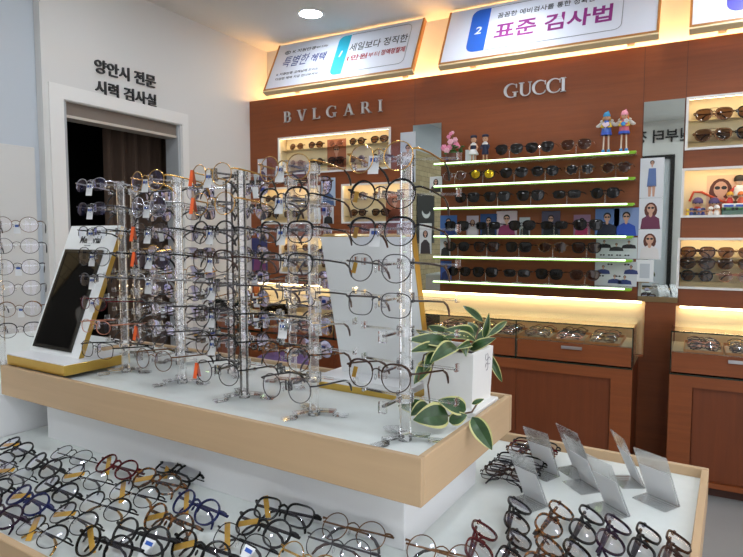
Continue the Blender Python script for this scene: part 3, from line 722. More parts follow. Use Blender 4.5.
def leaf(base, tip, width, face, droop=.0):
    """a pointed leaf from base to tip, cream bordered, its upper side towards face"""
    ax = (tip-base); L = ax.length; ax.normalize(); sd = ax.cross(face).normalized(); nn = sd.cross(ax).normalized()
    b = MB(); rows = []
    for i in range(10):
        u = i/9; wd = width*(math.sin(math.pi*min(1, u**.8*.98+.02))**.75)/2 if 0 < i < 9 else .0006
        c = base + ax*L*u + nn*(math.sin(math.pi*u)*L*.12 - droop*u*u*L)
        rows.append([b.bm.verts.new(c + sd*wd*q + nn*abs(q)*wd*.35) for q in (-1, -.78, 0, .78, 1)])
    for A, B in zip(rows, rows[1:]):
        for k in range(4):
            f = b.bm.faces.new((A[k], A[k+1], B[k+1], B[k])); f.material_index = 1 if k in (0, 3) else 0
    return b
CAMV = (Vector((0, 0, CAMH)) - T(PX, PY, 1.05)).normalized()
LV = [ # base px, tip px, depth base, depth tip, width
 ((483,322),(463,306),1.30,1.33,.022),((484,338),(489,313),1.28,1.27,.018),((488,336),(507,321),1.29,1.33,.018),((474,334),(444,330),1.27,1.20,.032),((478,344),(443,338),1.25,1.19,.034),
 ((456,346),(430,363),1.20,1.12,.040),((450,343),(408,340),1.21,1.16,.036),((470,344),(456,349),1.22,1.14,.020),((470,350),(496,338),1.24,1.22,.026),((460,348),(466,357),1.22,1.15,.024),
 ((482,346),(468,322),1.30,1.36,.030),((452,340),(428,326),1.28,1.28,.034),((444,345),(416,330),1.24,1.22,.030),((474,340),(494,330),1.30,1.34,.026),((440,350),(410,352),1.20,1.13,.030),
 ((428,362),(414,384),1.17,1.13,.034),((436,352),(424,372),1.18,1.14,.026),((488,352),(502,382),1.30,1.31,.020),
 ((448,415),(413,420),1.10,1.07,.050),((466,410),(438,400),1.10,1.09,.034),((449,422),(467,415),1.09,1.09,.026),((472,417),(492,450),1.09,1.06,.034),((472,404),(484,399),1.10,1.10,.010),((426,408),(398,406),1.12,1.10,.034),((428,404),(410,416),1.12,1.09,.026)]
for i, (b, e, d0, d1, wd) in enumerate(LV):
    if i < 18: wd *= .85
    face = (CAMV*1.0 + Vector((rnd.uniform(-.4, .4), rnd.uniform(-.3, .3), rnd.uniform(.1, .9)))).normalized()
    if i >= 18: face = (CAMV + Vector((0, 0, .3))).normalized()
    o = leaf(at(*b, d0), at(*e, d1), wd, face).build('leaf', [leafg, leafc], t)
    o.matrix_parent_inverse = Matrix.Identity(4); o.data.transform(inv)
m = MB()
def vine(pts, r=.0018): m.sweep([inv @ at(*p) for p in pts], r, r, up=(.3, .2, 1), sec=5)
vine([(462,350,1.23),(446,348,1.19),(434,360,1.16),(428,385,1.14),(430,405,1.12),(448,416,1.10),(462,414,1.10),(472,412,1.09),(478,402,1.10)])
vine([(468,350,1.25),(476,338,1.28),(480,325,1.3)]); vine([(482,350,1.27),(493,352,1.30),(495,366,1.31)]); vine([(440,348,1.2),(424,355,1.17),(418,380,1.13)])
m.build('stem', M('brown stem', (92, 66, 44), .6), t)

# ================================================================== BACK WALL FITTINGS
def box_thing(name, label, cat, parts, group=None):
    t = thing(name, label, cat, group=group)
    return t
# lit niches
NL = [(N1, 'lit wall niche in the top row, under the left wall lettering'), (N2L, 'lit wall niche at the left end of the middle row'), (N2R, 'lit wall niche beside the narrow mirror'),
      (N3, 'lit wall niche low on the left, behind the towers'), (R1, 'lit wall niche of aviator sunglasses at top right'), (R2, 'lit wall niche of toys at right'), (R3, 'lit wall niche of stacked sunglasses at lower right')]
def NP(h): return ((h[0]+h[1])/2, YW, h[2])
for h, l in NL:
    x0, x1, z0, z1 = h; cx, cz = (x0+x1)/2, z0; t = thing('display_niche', l, 'display niche', (cx, YW, z0), group='lit display niches'); W = x1-x0; H = z1-z0; f = .012
    m = MB(); m.box(-W/2, W/2, -.012, .004, H-f, H); m.box(-W/2, W/2, -.012, .004, 0, f); m.box(-W/2, -W/2+f, -.012, .004, f, H-f); m.box(W/2-f, W/2, -.012, .004, f, H-f); m.build('niche_frame', whiteframe, t)
    MB().box(-W/2, W/2, .088, .094, 0, H).build('back_panel', cream, t)
    m = MB(); m.box(-W/2+.001, -W/2+.008, .004, .088, 0, H); m.box(W/2-.008, W/2-.001, .004, .088, 0, H); m.box(-W/2+.008, W/2-.008, .004, .088, 0, .008); m.build('lining', cream, t)
    MB().box(-W/2+.015, W/2-.015, .008, .020, H-.010, H-.003).build('light_strip', led_warm, t)
# mirrors
t = thing('wall_mirror', 'tall narrow wall mirror right of the glowing shelves', 'mirror', (-.163, YW, .885)); MB().box(-.0985, .0985, -.006, -.0005, 0, 1.088).build('mirror_glass', mirrorm, t)
t = thing('wall_mirror', 'tall narrow wall mirror left of the glowing shelves', 'mirror', (-1.541, YW, .887)); MB().box(-.10, .10, -.006, -.0005, 0, 1.083).build('mirror_glass', mirrorm, t)

# ------------------------------------------------------------------ glowing glass shelves
SZ = [1.697, 1.559, 1.422, 1.248, 1.120, .965]; SX0, SX1, SD = -1.435, -.288, .14
SN = ['topmost', 'second', 'third', 'fourth', 'fifth', 'lowest']
for z, n in zip(SZ, SN):
    t = thing('glass_shelf', '%s glowing glass shelf on the wood wall' % n, 'shelf', ((SX0+SX1)/2, YW, z), group='glowing glass shelves'); W = SX1-SX0
    MB().box(-W/2, W/2, -SD, -.001, -.009, 0).build('shelf_plate', clear('shelf glass', (.90, .97, .86), (1, 1, 1), 1.0, haze=.25) if 'sg' not in MC else MC['sg'], t) if z == SZ[0] else place('shelf_plate', shelf_me, t)
    if z == SZ[0]: shelf_me = t.children[0].data
    MB().box(-W/2+.002, W/2-.03, -SD-.004, -SD-.0002, -.008, .0005).build('led_strip', led_white, t)
    m = MB(); m.box(-W/2, W/2, -SD-.003, -SD-.0002, -.015, -.0085); m.box(W/2-.03, W/2+.006, -SD-.003, -SD+.03, -.010, .001); m.build('green_edge', green_edge, t)
SUNL = {'dark': 'black', 'brown': 'brown', 'yellow': 'yellow mirrored', 'pale': 'pale'}
def shelf_sun(x, si, idx, spec):
    """sunglasses on a small clear nose stand on shelf si"""
    z = SZ[si]; y = YW-.085
    lab = '%s %s sunglasses on the %s glowing shelf, %s from the left' % (spec[2], SUNL[spec[4]]+'-lensed', SN[si], NTH[idx])
    pr = proto(spec[0], spec[1], spec[2], False, spec[4], spec[3])
    eyewear('sunglasses', pr, lab, 'sunglasses', (x, y-.012, z+.066), (R(-2), 0, R(rnd.uniform(-6, 6))), 'sunglasses on the glowing shelves', scale=1.2)
    t = thing('nose_stand', 'small clear nose stand under the %s sunglasses on the %s glowing shelf' % (NTH[idx], SN[si]), 'eyewear stand', (x, y, z), group='clear nose stands on the glowing shelves')
    MB().box(-.025, .025, -.02, .02, 0, .006, bev=.001).build('stand_base', frost, t); MB().sweep([(0, .004, .006), (0, .004, .055), (0, -.008, .064)], .004, .003, up=(1, 0, 0), sec=6).build('stand_post', acryl_arm, t)
def colx(px, si):  # photo column -> X on the plane the sunglasses stand in
    p = at(px, 235, 1) - Vector((0, 0, CAMH)); return p.x/p.y*(YW-.085)
ROWS = [
 [(508, ('aviator','wire','black','black','dark')), (538, ('aviator','wire','black','black','dark')), (574, ('aviator','wire','bronze','black','brown'))],
 [(454, ('round','wire','silver','black','pale')), (482, ('panto','acetate','black',None,'yellow')), (513, ('aviator','wire','black','black','dark')), (544, ('panto','acetate','black',None,'dark')), (578, ('panto','acetate','tortoise',None,'dark')), (614, ('panto','acetate','tortoise',None,'brown'))],
 [(467, ('wayfarer','acetate','black',None,'dark')), (497, ('wayfarer','acetate','matte black',None,'dark')), (530, ('wayfarer','acetate','black',None,'dark')), (566, ('rect','acetate','matte black',None,'dark')), (604, ('panto','acetate','black',None,'dark'))],
 [(457, ('wayfarer','acetate','black',None,'dark')), (488, ('rect','acetate','matte black',None,'dark')), (522, ('cateye','acetate','black',None,'dark')), (554, ('rect','acetate','black',None,'dark')), (588, ('wayfarer','acetate','matte black',None,'dark'))],
 [(458, ('panto','acetate','black',None,'dark')), (487, ('wayfarer','acetate','black',None,'brown')), (519, ('wayfarer','acetate','matte black',None,'dark')), (553, ('cateye','acetate','tortoise',None,'brown')), (587, ('wayfarer','acetate','black',None,'brown'))],
 [(460, ('panto','acetate','black',None,'dark')), (486, ('wayfarer','acetate','black',None,'dark')), (518, ('rect','acetate','matte black',None,'dark')), (550, ('wayfarer','acetate','black',None,'dark')), (586, ('cateye','acetate','dark brown',None,'brown'))]]
for si, row in enumerate(ROWS):
    for i, (px, sp) in enumerate(row): shelf_sun(colx(px, si), si, i, sp)

# ------------------------------------------------------------------ pictures of people in sunglasses
skin = M('printed skin', (206, 160, 136), .6); hairs = {'k': M('printed black hair', (24, 20, 22), .6), 'b': M('printed brown hair', (92, 46, 32), .6)}
def card(x, z, w, h, bg, cloth, hair, label, group, y=YW-.012, long_hair=False, full=False, hs=1.0, n=1, marks=False):
    t = thing('photo_card', label, 'photo card', (x, y, z), (0, 0, 0), group)
    MB().box(-w/2, w/2, 0, .002, 0, h).build('card', M('card %d %d %d' % bg, bg, .5), t)
    m = MB(); mt = Matrix.Rotation(R(90), 4, 'X')
    def el(cx, cy, rx, ry, z_, n_=14): m.prism(arc(cx, cy, rx, ry, 0, 360, n_)[:-1], .0003, mt, z_)
    places = [(0, 0, 1.0)] if n == 1 else [(-w*.30, h*.50, .42), (0, h*.36, .42), (w*.30, h*.48, .42)] if n == 3 else [(-w*.30, h*.48, .40), (-w*.02, h*.10, .40), (w*.22, h*.08, .40), (w*.36, h*.50, .40)]
    for ox, oy, s in places:
        W, H = w*s, h*s*(1 if n == 1 else 1.05); m.mi = 0
        hr = min(W*.15, H*.12) *hs if not full else W*.085; hy = oy + H*(.68 if not full else .87)
        m.mi = 2
        if full: m.prism([(ox-W*.2, oy+H*.28), (ox+W*.2, oy+H*.28), (ox+W*.16, oy+H*.74), (ox-W*.14, oy+H*.74)], .0003, mt, .0003)
        else: m.prism([(ox-W*.42, oy), (ox+W*.42, oy), (ox+W*.36, oy+H*.34), (ox+W*.10, oy+H*.46), (ox-W*.10, oy+H*.46), (ox-W*.36, oy+H*.34)], .0003, mt, .0006)
        m.mi = 1
        if long_hair: el(ox, hy-hr*.55, hr*1.45, hr*1.95, .0005)
        else: el(ox, hy+hr*.35, hr*1.12, hr*1.15, .0005)
        m.mi = 0
        if full: m.prism([(ox-W*.13, oy+H*.03), (ox-W*.03, oy+H*.03), (ox, oy+H*.3), (ox-W*.15, oy+H*.3)], .0003, mt, .0003); m.prism([(ox+W*.05, oy+H*.03), (ox+W*.13, oy+H*.03), (ox+W*.16, oy+H*.3), (ox+W*.02, oy+H*.3)], .0003, mt, .0003)
        el(ox, hy-hr*1.5, hr*.42, hr*.75, .0007)
        el(ox, hy-hr*.15, hr*.88, hr*1.12, .0008)
        m.mi = 3; el(ox-hr*.42, hy+hr*.05, hr*.36, hr*.26, .0011, 10); el(ox+hr*.42, hy+hr*.05, hr*.36, hr*.26, .0011, 10)
    if marks:
        m.mi = 3
        for q in range(4):
            cx, cy = w*(-.34+.2*q), h*(.88 if q % 2 else .40) if n == 4 else h*.16
            el(cx-w*.035, cy, w*.03, h*.035, .0005, 8); el(cx+w*.035, cy, w*.03, h*.035, .0005, 8)
    m.build('printed_picture', [skin, hairs[hair], M('cloth %d %d %d' % cloth, cloth, .6), ink], t)
    return t
def wx(px): p = at(px, 235, 1) - Vector((0, 0, CAMH)); return p.x/p.y*YW
PG = 'photo cards on the glowing shelves'
PGS = [(449, 16, .13, (60, 104, 172), (34, 60, 130), 'k', 'blue photo card at the left end of the fourth shelf'), (473, 11, .125, (188, 176, 190), (222, 210, 216), 'b', 'pale photo card of a long-haired person, fourth shelf'),
       (489, 15, .135, (40, 74, 132), (28, 30, 44), 'k', 'dark blue photo card of a person in sunglasses, fourth shelf'), (507, 18, .15, (214, 196, 206), (160, 60, 110), 'k', 'pink and white photo card of a person in large sunglasses, fourth shelf'),
       (525, 9, .11, (186, 190, 196), (30, 30, 34), 'b', 'small grey photo card at the middle of the fourth shelf'), (551, 15, .145, (70, 66, 92), (26, 26, 36), 'k', 'dark violet photo card of a bald-lit portrait, fourth shelf'),
       (582, 13, .12, (150, 110, 140), (196, 50, 110), 'k', 'magenta photo card of a person, fourth shelf'), (607, 18, .152, (88, 120, 178), (20, 26, 50), 'k', 'blue photo card of a person in dark jacket, fourth shelf'),
       (626, 18, .155, (128, 150, 196), (36, 76, 176), 'k', 'blue photo card of a person in cap and blue jacket, fourth shelf')]
for i, (px, wpx, h, bg, cl, hr, lb) in enumerate(PGS):
    if i == 5: lb = 'dark violet photo card of a person, behind the fourth sunglasses of the fourth shelf'
    card(wx(px), SZ[3]+.001, wpx*.0071, h, bg, cl, hr, lb, PG, long_hair=i in (1, 4))
card(wx(617), SZ[4]+.001, .215, .118, (206, 214, 214), (28, 28, 32), 'k', 'pale advert card with three faces at the right end of the fifth shelf', PG, n=3, marks=True)
card(wx(617), SZ[5]+.001, .220, .138, (210, 214, 216), (50, 64, 120), 'k', 'pale advert card with four faces at the right end of the lowest shelf', PG, n=4, marks=True)
card(wx(446), SZ[4]+.001, .07, .115, (206, 208, 212), (30, 30, 34), 'k', 'small white photo card at the left end of the fifth shelf', PG)
card(wx(447), SZ[5]+.001, .075, .12, (52, 84, 158), (30, 40, 90), 'k', 'small blue photo card at the left end of the lowest shelf', PG)
MG = 'photo cards stuck on the right mirror'
for (z, h, cl, hr, lh, lb, full, px) in ((1.455, .215, (96, 120, 170), 'k', False, 'white photo card of a person in denim, top of the right mirror', True, 650), (1.285, .168, (110, 50, 78), 'b', True, 'white photo card of a seated person in a plum dress, right mirror', False, 650), (1.12, .163, (226, 222, 220), 'b', True, 'white photo card of a red-haired person in a white top, right mirror', False, 650)):
    card(wx(px), z, .118, h, (224, 226, 230), cl, hr, lb, MG, y=YW-.010, long_hair=lh, full=full, hs=1.25)
t = thing('sample_card', 'small blank white card hanging at the bottom of the right mirror', 'card', (wx(646), YW-.010, .995)); MB().box(-.045, .045, 0, .003, 0, .122).build('card', paper, t); MB().box(-.025, .025, -.001, 0, .02, .10).build('inset', M('pale grey inset', (196, 202, 206), .3), t)
# photo cards between the left niches
LG = 'photo cards between the left niches'
for px, z, w, h, bg, cl, hr, lh, lb in ((264, 1.66, .085, .17, (214, 210, 212), (90, 70, 100), 'k', True, 'tall photo card of a dark-haired person beside the top left niche'), (260, 1.60, .09, .12, (190, 196, 200), (120, 96, 90), 'b', True, 'pale photo card of a person left of the middle niches'),
     (329, 1.46, .12, .20, (176, 192, 212), (70, 96, 140), 'k', False, 'pale blue photo card of a person in denim between the middle niches'), (329, 1.335, .09, .12, (206, 208, 212), (24, 24, 28), 'k', True, 'white photo card of a person in black under the denim picture'),
     (408, 1.60, .11, .33, (196, 200, 206), (22, 24, 30), 'k', False, 'tall photo card of a person in black left of the narrow mirror'), (260, .98, .15, .25, (52, 56, 110), (120, 60, 110), 'k', False, 'dark blue photo poster low on the wood wall at left')):
    card(wx(px), z, w, h, bg, cl, hr, lb, LG, y=YW-.008 if px != 264 else YW-.012, long_hair=lh)
for px, z, h, lb in ((436, 1.53, .10, 'white photo card stuck on the left mirror, upper'), (426, 1.13, .20, 'white photo card stuck on the left mirror, lower')):
    card(wx(px), z, .085, h, (222, 224, 224), (60, 52, 54), 'k', lb, 'photo cards stuck on the left mirror', y=YW-.010, long_hair=True)

# ------------------------------------------------------------------ sunglasses in the niches
def niche_sun(x, z, spec, label, scale=1.0, y=YW+.030, group='sunglasses in the lit niches', yaw=0):
    pr = proto(spec[0], spec[1], spec[2], True, spec[4], spec[3])
    eyewear('sunglasses', pr, label, 'sunglasses', (x, y, z), (R(-8), 0, R(yaw)), group, scale=scale)
def rail(x0, x1, z, label, y0=YW+.055):
    t = thing('display_rail', label, 'rail', ((x0+x1)/2, y0, z), group='clear rails in the lit niches'); W = x1-x0
    MB().box(-W/2, W/2, -.034, .033, -.003, 0).build('rail_plate', glassm, t)
for r, z in ((0, 1.912), (1, 1.790)):
    rail(N1[0]+.012, N1[1]-.012, z-.030, '%s clear rail in the top left niche' % ('upper', 'lower')[r])
    for c, px in enumerate((297, 316, 336, 357, 379)):
        sp = [('round','wire','bronze','black','brown'), ('round','acetate','dark brown',None,'brown'), ('round','wire','rose gold','black','pale'), ('round','acetate','black',None,'brown'), ('cateye','acetate','black',None,'brown')][(c+r*2) % 5]
        niche_sun(wx(px)*1.008, z, sp, '%s %s-lensed sunglasses in the top left niche, %s row, %s from the left' % (sp[2], SUNL[sp[4]], ('upper', 'lower')[r], NTH[c]), 1.0)
for nm, h, pxs in (('middle left niche', N2L, (272, 291)), ('niche beside the narrow mirror', N2R, (358, 380))):
    for r, z in ((0, 1.535), (1, 1.415)):
        rail(h[0]+.012, h[1]-.012, z-.030, '%s clear rail in the %s' % (('upper', 'lower')[r], nm))
        for c, px in enumerate(pxs):
            sp = [('round','acetate','black',None,'brown'), ('round','wire','bronze','black','brown'), ('panto','acetate','dark brown',None,'brown'), ('cateye','acetate','black',None,'brown')][(c+2*r) % 4]
            niche_sun(wx(px)*1.008, z, sp, '%s sunglasses in the %s, %s row, %s' % (sp[2], nm, ('upper', 'lower')[r], ('left', 'right')[c]), 1.0)
for r, z in ((0, 1.165), (1, 1.045)):
    rail(N3[0]+.012, N3[1]-.012, z-.030, '%s clear rail in the lowest left niche' % ('upper', 'lower')[r])
    for c, px in enumerate((290, 309, 328)):
        sp = [('round','wire','bronze','black','brown'), ('panto','acetate','dark brown',None,'brown'), ('round','acetate','black',None,'brown')][(c+r) % 3]
        niche_sun(wx(px)*1.008, z, sp, '%s sunglasses in the lowest left niche, %s row, %s from the left' % (sp[2], ('upper', 'lower')[r], NTH[c]), 1.0)
for x, z, w, h, lb in ((wx(336), N1[2]+.01, .16, .235, 'brown sunglasses advert standing in the top left niche'), (wx(394), N2R[2]+.01, .14, .20, 'brown portrait advert in the niche beside the narrow mirror')):
    card(x*1.02, z, w, h, (172, 106, 76), (120, 60, 40), 'b', lb, 'brown adverts in the niches', y=YW+.084)
for r, z in ((0, 1.888), (1, 1.782)):
    rail(R1[0]+.012, R1[1]-.012, z-.034, '%s clear rail in the top right niche' % ('upper', 'lower')[r])
    for c, px in enumerate((709, 752)):
        sp = ('aviator','double',('bronze','black')[c],'black','brown')
        niche_sun(wx(px)*1.0, z, sp, 'brown-lensed aviator sunglasses in the top right niche, %s row, %s' % (('upper', 'lower')[r], ('left', 'right')[c]), 1.25, y=YW+.032, group='aviator sunglasses in the top right niche')
for c, px in enumerate((698, 737)):
    for r, z in enumerate((1.165, 1.105, 1.040)):
        if c == 0: rail(R3[0]+.012, R3[1]-.012, z-.032, '%s clear rail in the lower right niche' % ('upper', 'middle', 'lower')[r])
        sp = (('cateye','acetate','dark brown',None,'brown'), ('cateye','wire','bronze','black','brown'))[c] if r != 2 else (('round','acetate','black',None,'brown'), ('round','wire','rose gold','black','pale'))[c]
        niche_sun(wx(px)+.002, z, sp, '%s sunglasses in the lower right niche, %s pair of the %s stack' % (sp[2], ('top', 'middle', 'bottom')[r], ('left', 'right')[c]), 1.25, y=YW+.032, group='stacked sunglasses in the lower right niche')

# ------------------------------------------------------------------ toys in the right niche
def doll(x, z, s, label, cap, body, hairc=(40, 26, 22), y=YW+.055):
    t = thing('toy_doll', label, 'toy', (x, y, z), group='toys in the right niche')
    MB().lathe([(.010*s, 0), (.017*s, .002*s), (.015*s, .022*s), (.008*s, .034*s)], sec=14).build('body', M('toy %d %d %d' % body, body, .4), t)
    MB().ball((0, 0, .046*s), .016*s).build('head', M('toy skin', (232, 190, 156), .5), t)
    m = MB(); m.lathe([(.0172*s, .044*s), (.0172*s, .054*s), (.011*s, .063*s), (.003*s, .066*s)], sec=14); m.box(-.012*s, .012*s, -.026*s, -.012*s, .046*s, .049*s); m.build('cap', M('toy %d %d %d' % cap, cap, .4), t)
    m = MB(); m.ball((-.006*s, -.0145*s, .044*s), .0026*s, 8, 6); m.ball((.006*s, -.0145*s, .044*s), .0026*s, 8, 6); m.build('eyes', ink, t)
    m = MB(); m.sweep([(-.010*s, 0, .030*s), (-.020*s, -.006*s, .014*s)], .004*s, .004*s, sec=6); m.sweep([(.010*s, 0, .030*s), (.020*s, -.006*s, .014*s)], .004*s, .004*s, sec=6); m.build('arms', M('toy skin', (232, 190, 156), .5), t)
zt = R2[2]+.010
def nx(px): return wx(px)*1.012
TOYS = [(687, 0, .55, 'tiny yellow-capped doll at the left end of the toy niche', (220, 190, 40), (230, 200, 50)), (690.5, 0, .62, 'tiny blue-capped doll at the front left of the toy niche', (60, 70, 130), (60, 80, 150)), (694, 0, .60, 'tiny dark-capped doll, third from the left in the toy niche', (40, 40, 70), (30, 60, 90)),
        (698, 0, .58, 'tiny pale-capped doll, fourth from the left in the toy niche', (140, 150, 200), (70, 80, 130)), (702, 0, .62, 'tiny navy-capped doll, fifth from the left in the toy niche', (50, 54, 100), (40, 50, 120)), (709.5, 0, .70, 'small white figure left of centre in the toy niche', (236, 232, 226), (236, 232, 226)), (715.5, 0, .80, 'taller white figure at the centre of the toy niche', (238, 234, 230), (238, 234, 230))]
for px, dz, s, lb, c, b in TOYS: doll(nx(px), zt, s*1.05, lb, c, b, y=YW+.028)
for px, s, lb in ((696, 1.55, 'larger red toy with a violet visor, left in the toy niche'), (712.5, 1.50, 'larger red toy with a violet visor, centre of the toy niche')):
    doll(nx(px)+.002, zt, s*.98, lb, (92, 78, 128), (206, 70, 40), y=YW+.062)
m = MB(); m.sweep([(nx(688)-nx(700), 0, .05), (nx(692)-nx(700), 0, .10), (0, 0, .098), (.05, 0, .07), (.10, 0, .045), (.14, 0, .03)], .008, .006, sec=6)
o = m.build('paper_streamer', M('red paper', (214, 84, 44), .6), None, (nx(700), YW+.082, zt+.03)); tag(o, 'red paper streamer draped behind the toys in the niche', 'decoration')
for px, lb in ((726, 'toy car with green base, left of the pair in the toy niche'), (738, 'toy car with green base, right of the pair in the toy niche')):
    t = thing('toy_car', lb, 'toy', (nx(px)+.006, YW+.045, zt), group='toy cars in the niche')
    MB().box(-.030, .030, -.02, .02, 0, .028, bev=.003).build('drawer_box', M('toy teal', (90, 120, 110), .5), t); MB().box(-.032, .032, -.022, .022, .028, .040, bev=.003).build('chassis', M('toy green', (70, 130, 70), .4), t)
    MB().box(-.030, .030, -.02, .02, .040, .062, bev=.005).build('cabin', paper, t); MB().box(-.022, .022, -.0215, -.0195, .044, .055, bev=.0005).build('window_band', M('toy blue', (60, 90, 180), .3), t)
    for s in (-1, 1): MB().cyl((0, 0, 0), .007, .004, sec=12).build('wheel', darkpl, t, (s*.018, -.022, .034), (R(90), 0, 0))
for px, lb, c, b in ((727, 'yellow-capped doll sitting on the left toy car', (226, 180, 60), (214, 60, 50)), (738, 'orange-capped doll sitting on the right toy car', (226, 130, 60), (220, 96, 60))): doll(nx(px)+.006, zt+.062, .95, lb, c, b, y=YW+.045)
t = thing('toy_girl', 'large doll with dark bob hair, white shirt and red sleeves in the toy niche', 'toy', (nx(736)+.008, YW+.076, zt+.10))
MB().lathe([(.020, 0), (.032, .004), (.026, .045), (.012, .058)], sec=16).build('shirt', paper, t); MB().ball((0, 0, .082), (.024, .022, .024)).build('head', M('toy skin', (232, 190, 156), .5), t)
m = MB(); m.lathe([(.0265, .078), (.0275, .095), (.020, .108), (.004, .112)], (0, .003, 0), 16); m.build('hair', M('toy dark hair', (36, 24, 22), .5), t)
m = MB(); m.sweep([(-.014, 0, .050), (-.040, -.006, .022)], .009, .009, sec=8); m.sweep([(.014, 0, .050), (.040, -.006, .022)], .009, .009, sec=8); m.build('sleeves', M('toy red', (200, 50, 40), .5), t)
MB().box(-.028, .028, -.018, .012, -.10, 0).build('stand_block', M('toy crate', (120, 90, 60), .6), t)
card(nx(719), zt, .13, .215, (236, 196, 160), (214, 120, 100), 'b', 'pink poster of a person in big dark sunglasses, back of the toy niche', None, y=YW+.085, long_hair=True, hs=1.9)

# ------------------------------------------------------------------ top shelf: flowers, sailor dolls, angel dolls
sz0 = SZ[0]; yy = YW-.085
t = thing('flower_pot', 'pink artificial flowers in a brown basket on the topmost glowing shelf', 'flower pot', (colx(452, 0), yy, sz0))
MB().lathe([(.034, 0), (.040, .004), (.046, .060), (.042, .060), (.040, .05)], sec=16).build('basket', M('brown wicker', (96, 58, 44), .7, bump=.8, bscale=240), t)
lf = M('flower leaf', (58, 104, 44), .5); pk = M('pink petals', (236, 146, 176), .6); pk2 = M('pale pink petals', (244, 186, 200), .6)
m = MB()
for i in range(26):
    a = rnd.uniform(0, 6.28); r = rnd.uniform(.01, .062); z = rnd.uniform(.055, .115); m.ball((r*math.cos(a), r*math.sin(a)*.7, z), (.016, .012, .006), 7, 5)
m.build('foliage', lf, t)
m = MB(); m.sweep([(0, 0, .05), (.0, 0, .19)], .0015, .0015, up=(1, 0, 0), sec=5); m.sweep([(0, 0, .05), (-.03, -.01, .15)], .0015, .0015, up=(1, 0, 0), sec=5); m.build('stalk', lf, t)
for i, (dx, dz, q, c) in enumerate(((-.052, .098, .022, 0), (-.020, .098, .020, 0), (-.032, .078, .020, 1), (-.010, .132, .020, 1), (.018, .142, .018, 1), (.022, .115, .020, 0), (-.020, .162, .014, 0), (.0, .188, .012, 1), (-.010, .182, .013, 0), (.040, .10, .014, 0))):
    m = MB(); m.ball((0, 0, 0), (q*.7, q*.6, q*.6), 9, 6)
    for k in range(6): a = k*1.047; m.ball((q*.6*math.cos(a), -.003, q*.55*math.sin(a)), (q*.42, q*.36, q*.42), 7, 5)
    m.build('flower', (pk, pk2)[c], t, (dx, rnd.uniform(-.03, .0), dz))
t = thing('price_card', 'small blank white card behind the flowers on the topmost shelf', 'card', (colx(467, 0), yy+.05, sz0)); MB().box(-.035, .035, 0, .003, 0, .085).build('card', paper, t)
navyc = M('navy doll cloth', (30, 38, 66), .6); whitec = M('white doll cloth', (232, 232, 230), .6); dskin = M('doll skin', (214, 164, 130), .5); dhair = M('doll hair', (120, 70, 40), .6)
def sailor(px, girl, label):
    t = thing('sailor_doll', label, 'figurine', (colx(px, 0), yy, sz0), group='sailor dolls on the topmost shelf')
    m = MB(); 
    for s in (-1, 1): m.sweep([(s*.010, 0, .006), (s*.010, 0, .05)], .005, .005, up=(1, 0, 0), sec=8)
    m.build('legs', dskin, t)
    m = MB()
    for s in (-1, 1): m.ball((s*.010, -.004, .005), (.007, .011, .006), 8, 6)
    m.build('shoes', M('doll shoe', (40, 40, 44), .4), t)
    if girl: MB().lathe([(.030, .044), (.031, .048), (.016, .078)], sec=16).build('skirt', whitec, t)
    else: MB().lathe([(.020, .042), (.021, .046), (.017, .078)], sec=14).build('shorts', navyc, t)
    MB().lathe([(.017, .076), (.019, .09), (.015, .112), (.007, .118)], sec=14).build('jacket', navyc, t)
    MB().lathe([(.0185, .100), (.0185, .108), (.008, .1185)], sec=14).build('collar', whitec, t)
    MB().ball((0, 0, .134), (.017, .016, .018)).build('head', dskin, t)
    m = MB()
    for s in (-1, 1): m.sweep([(s*.014, 0, .108), (s*.026, -.004, .09), (s*.022, -.014, .074)], .005, .005, up=(0, 1, 0), sec=7)
    m.build('arms', navyc if not girl else dskin, t)
    MB().lathe([(.016, .146), (.020, .149), (.020, .158), (.012, .162)], sec=14).build('hat', navyc, t)
    if girl:
        m = MB()
        for s in (-1, 1): m.ball((s*.020, .002, .122), (.006, .006, .014), 8, 6)
        m.build('braids', dhair, t)
    m = MB(); m.ball((-.006, -.0152, .136), .002, 6, 5); m.ball((.006, -.0152, .136), .002, 6, 5); m.build('eyes', ink, t)
sailor(472.5, True, 'sailor girl doll in white skirt on the topmost shelf'); sailor(484, False, 'sailor boy doll in navy uniform on the topmost shelf')
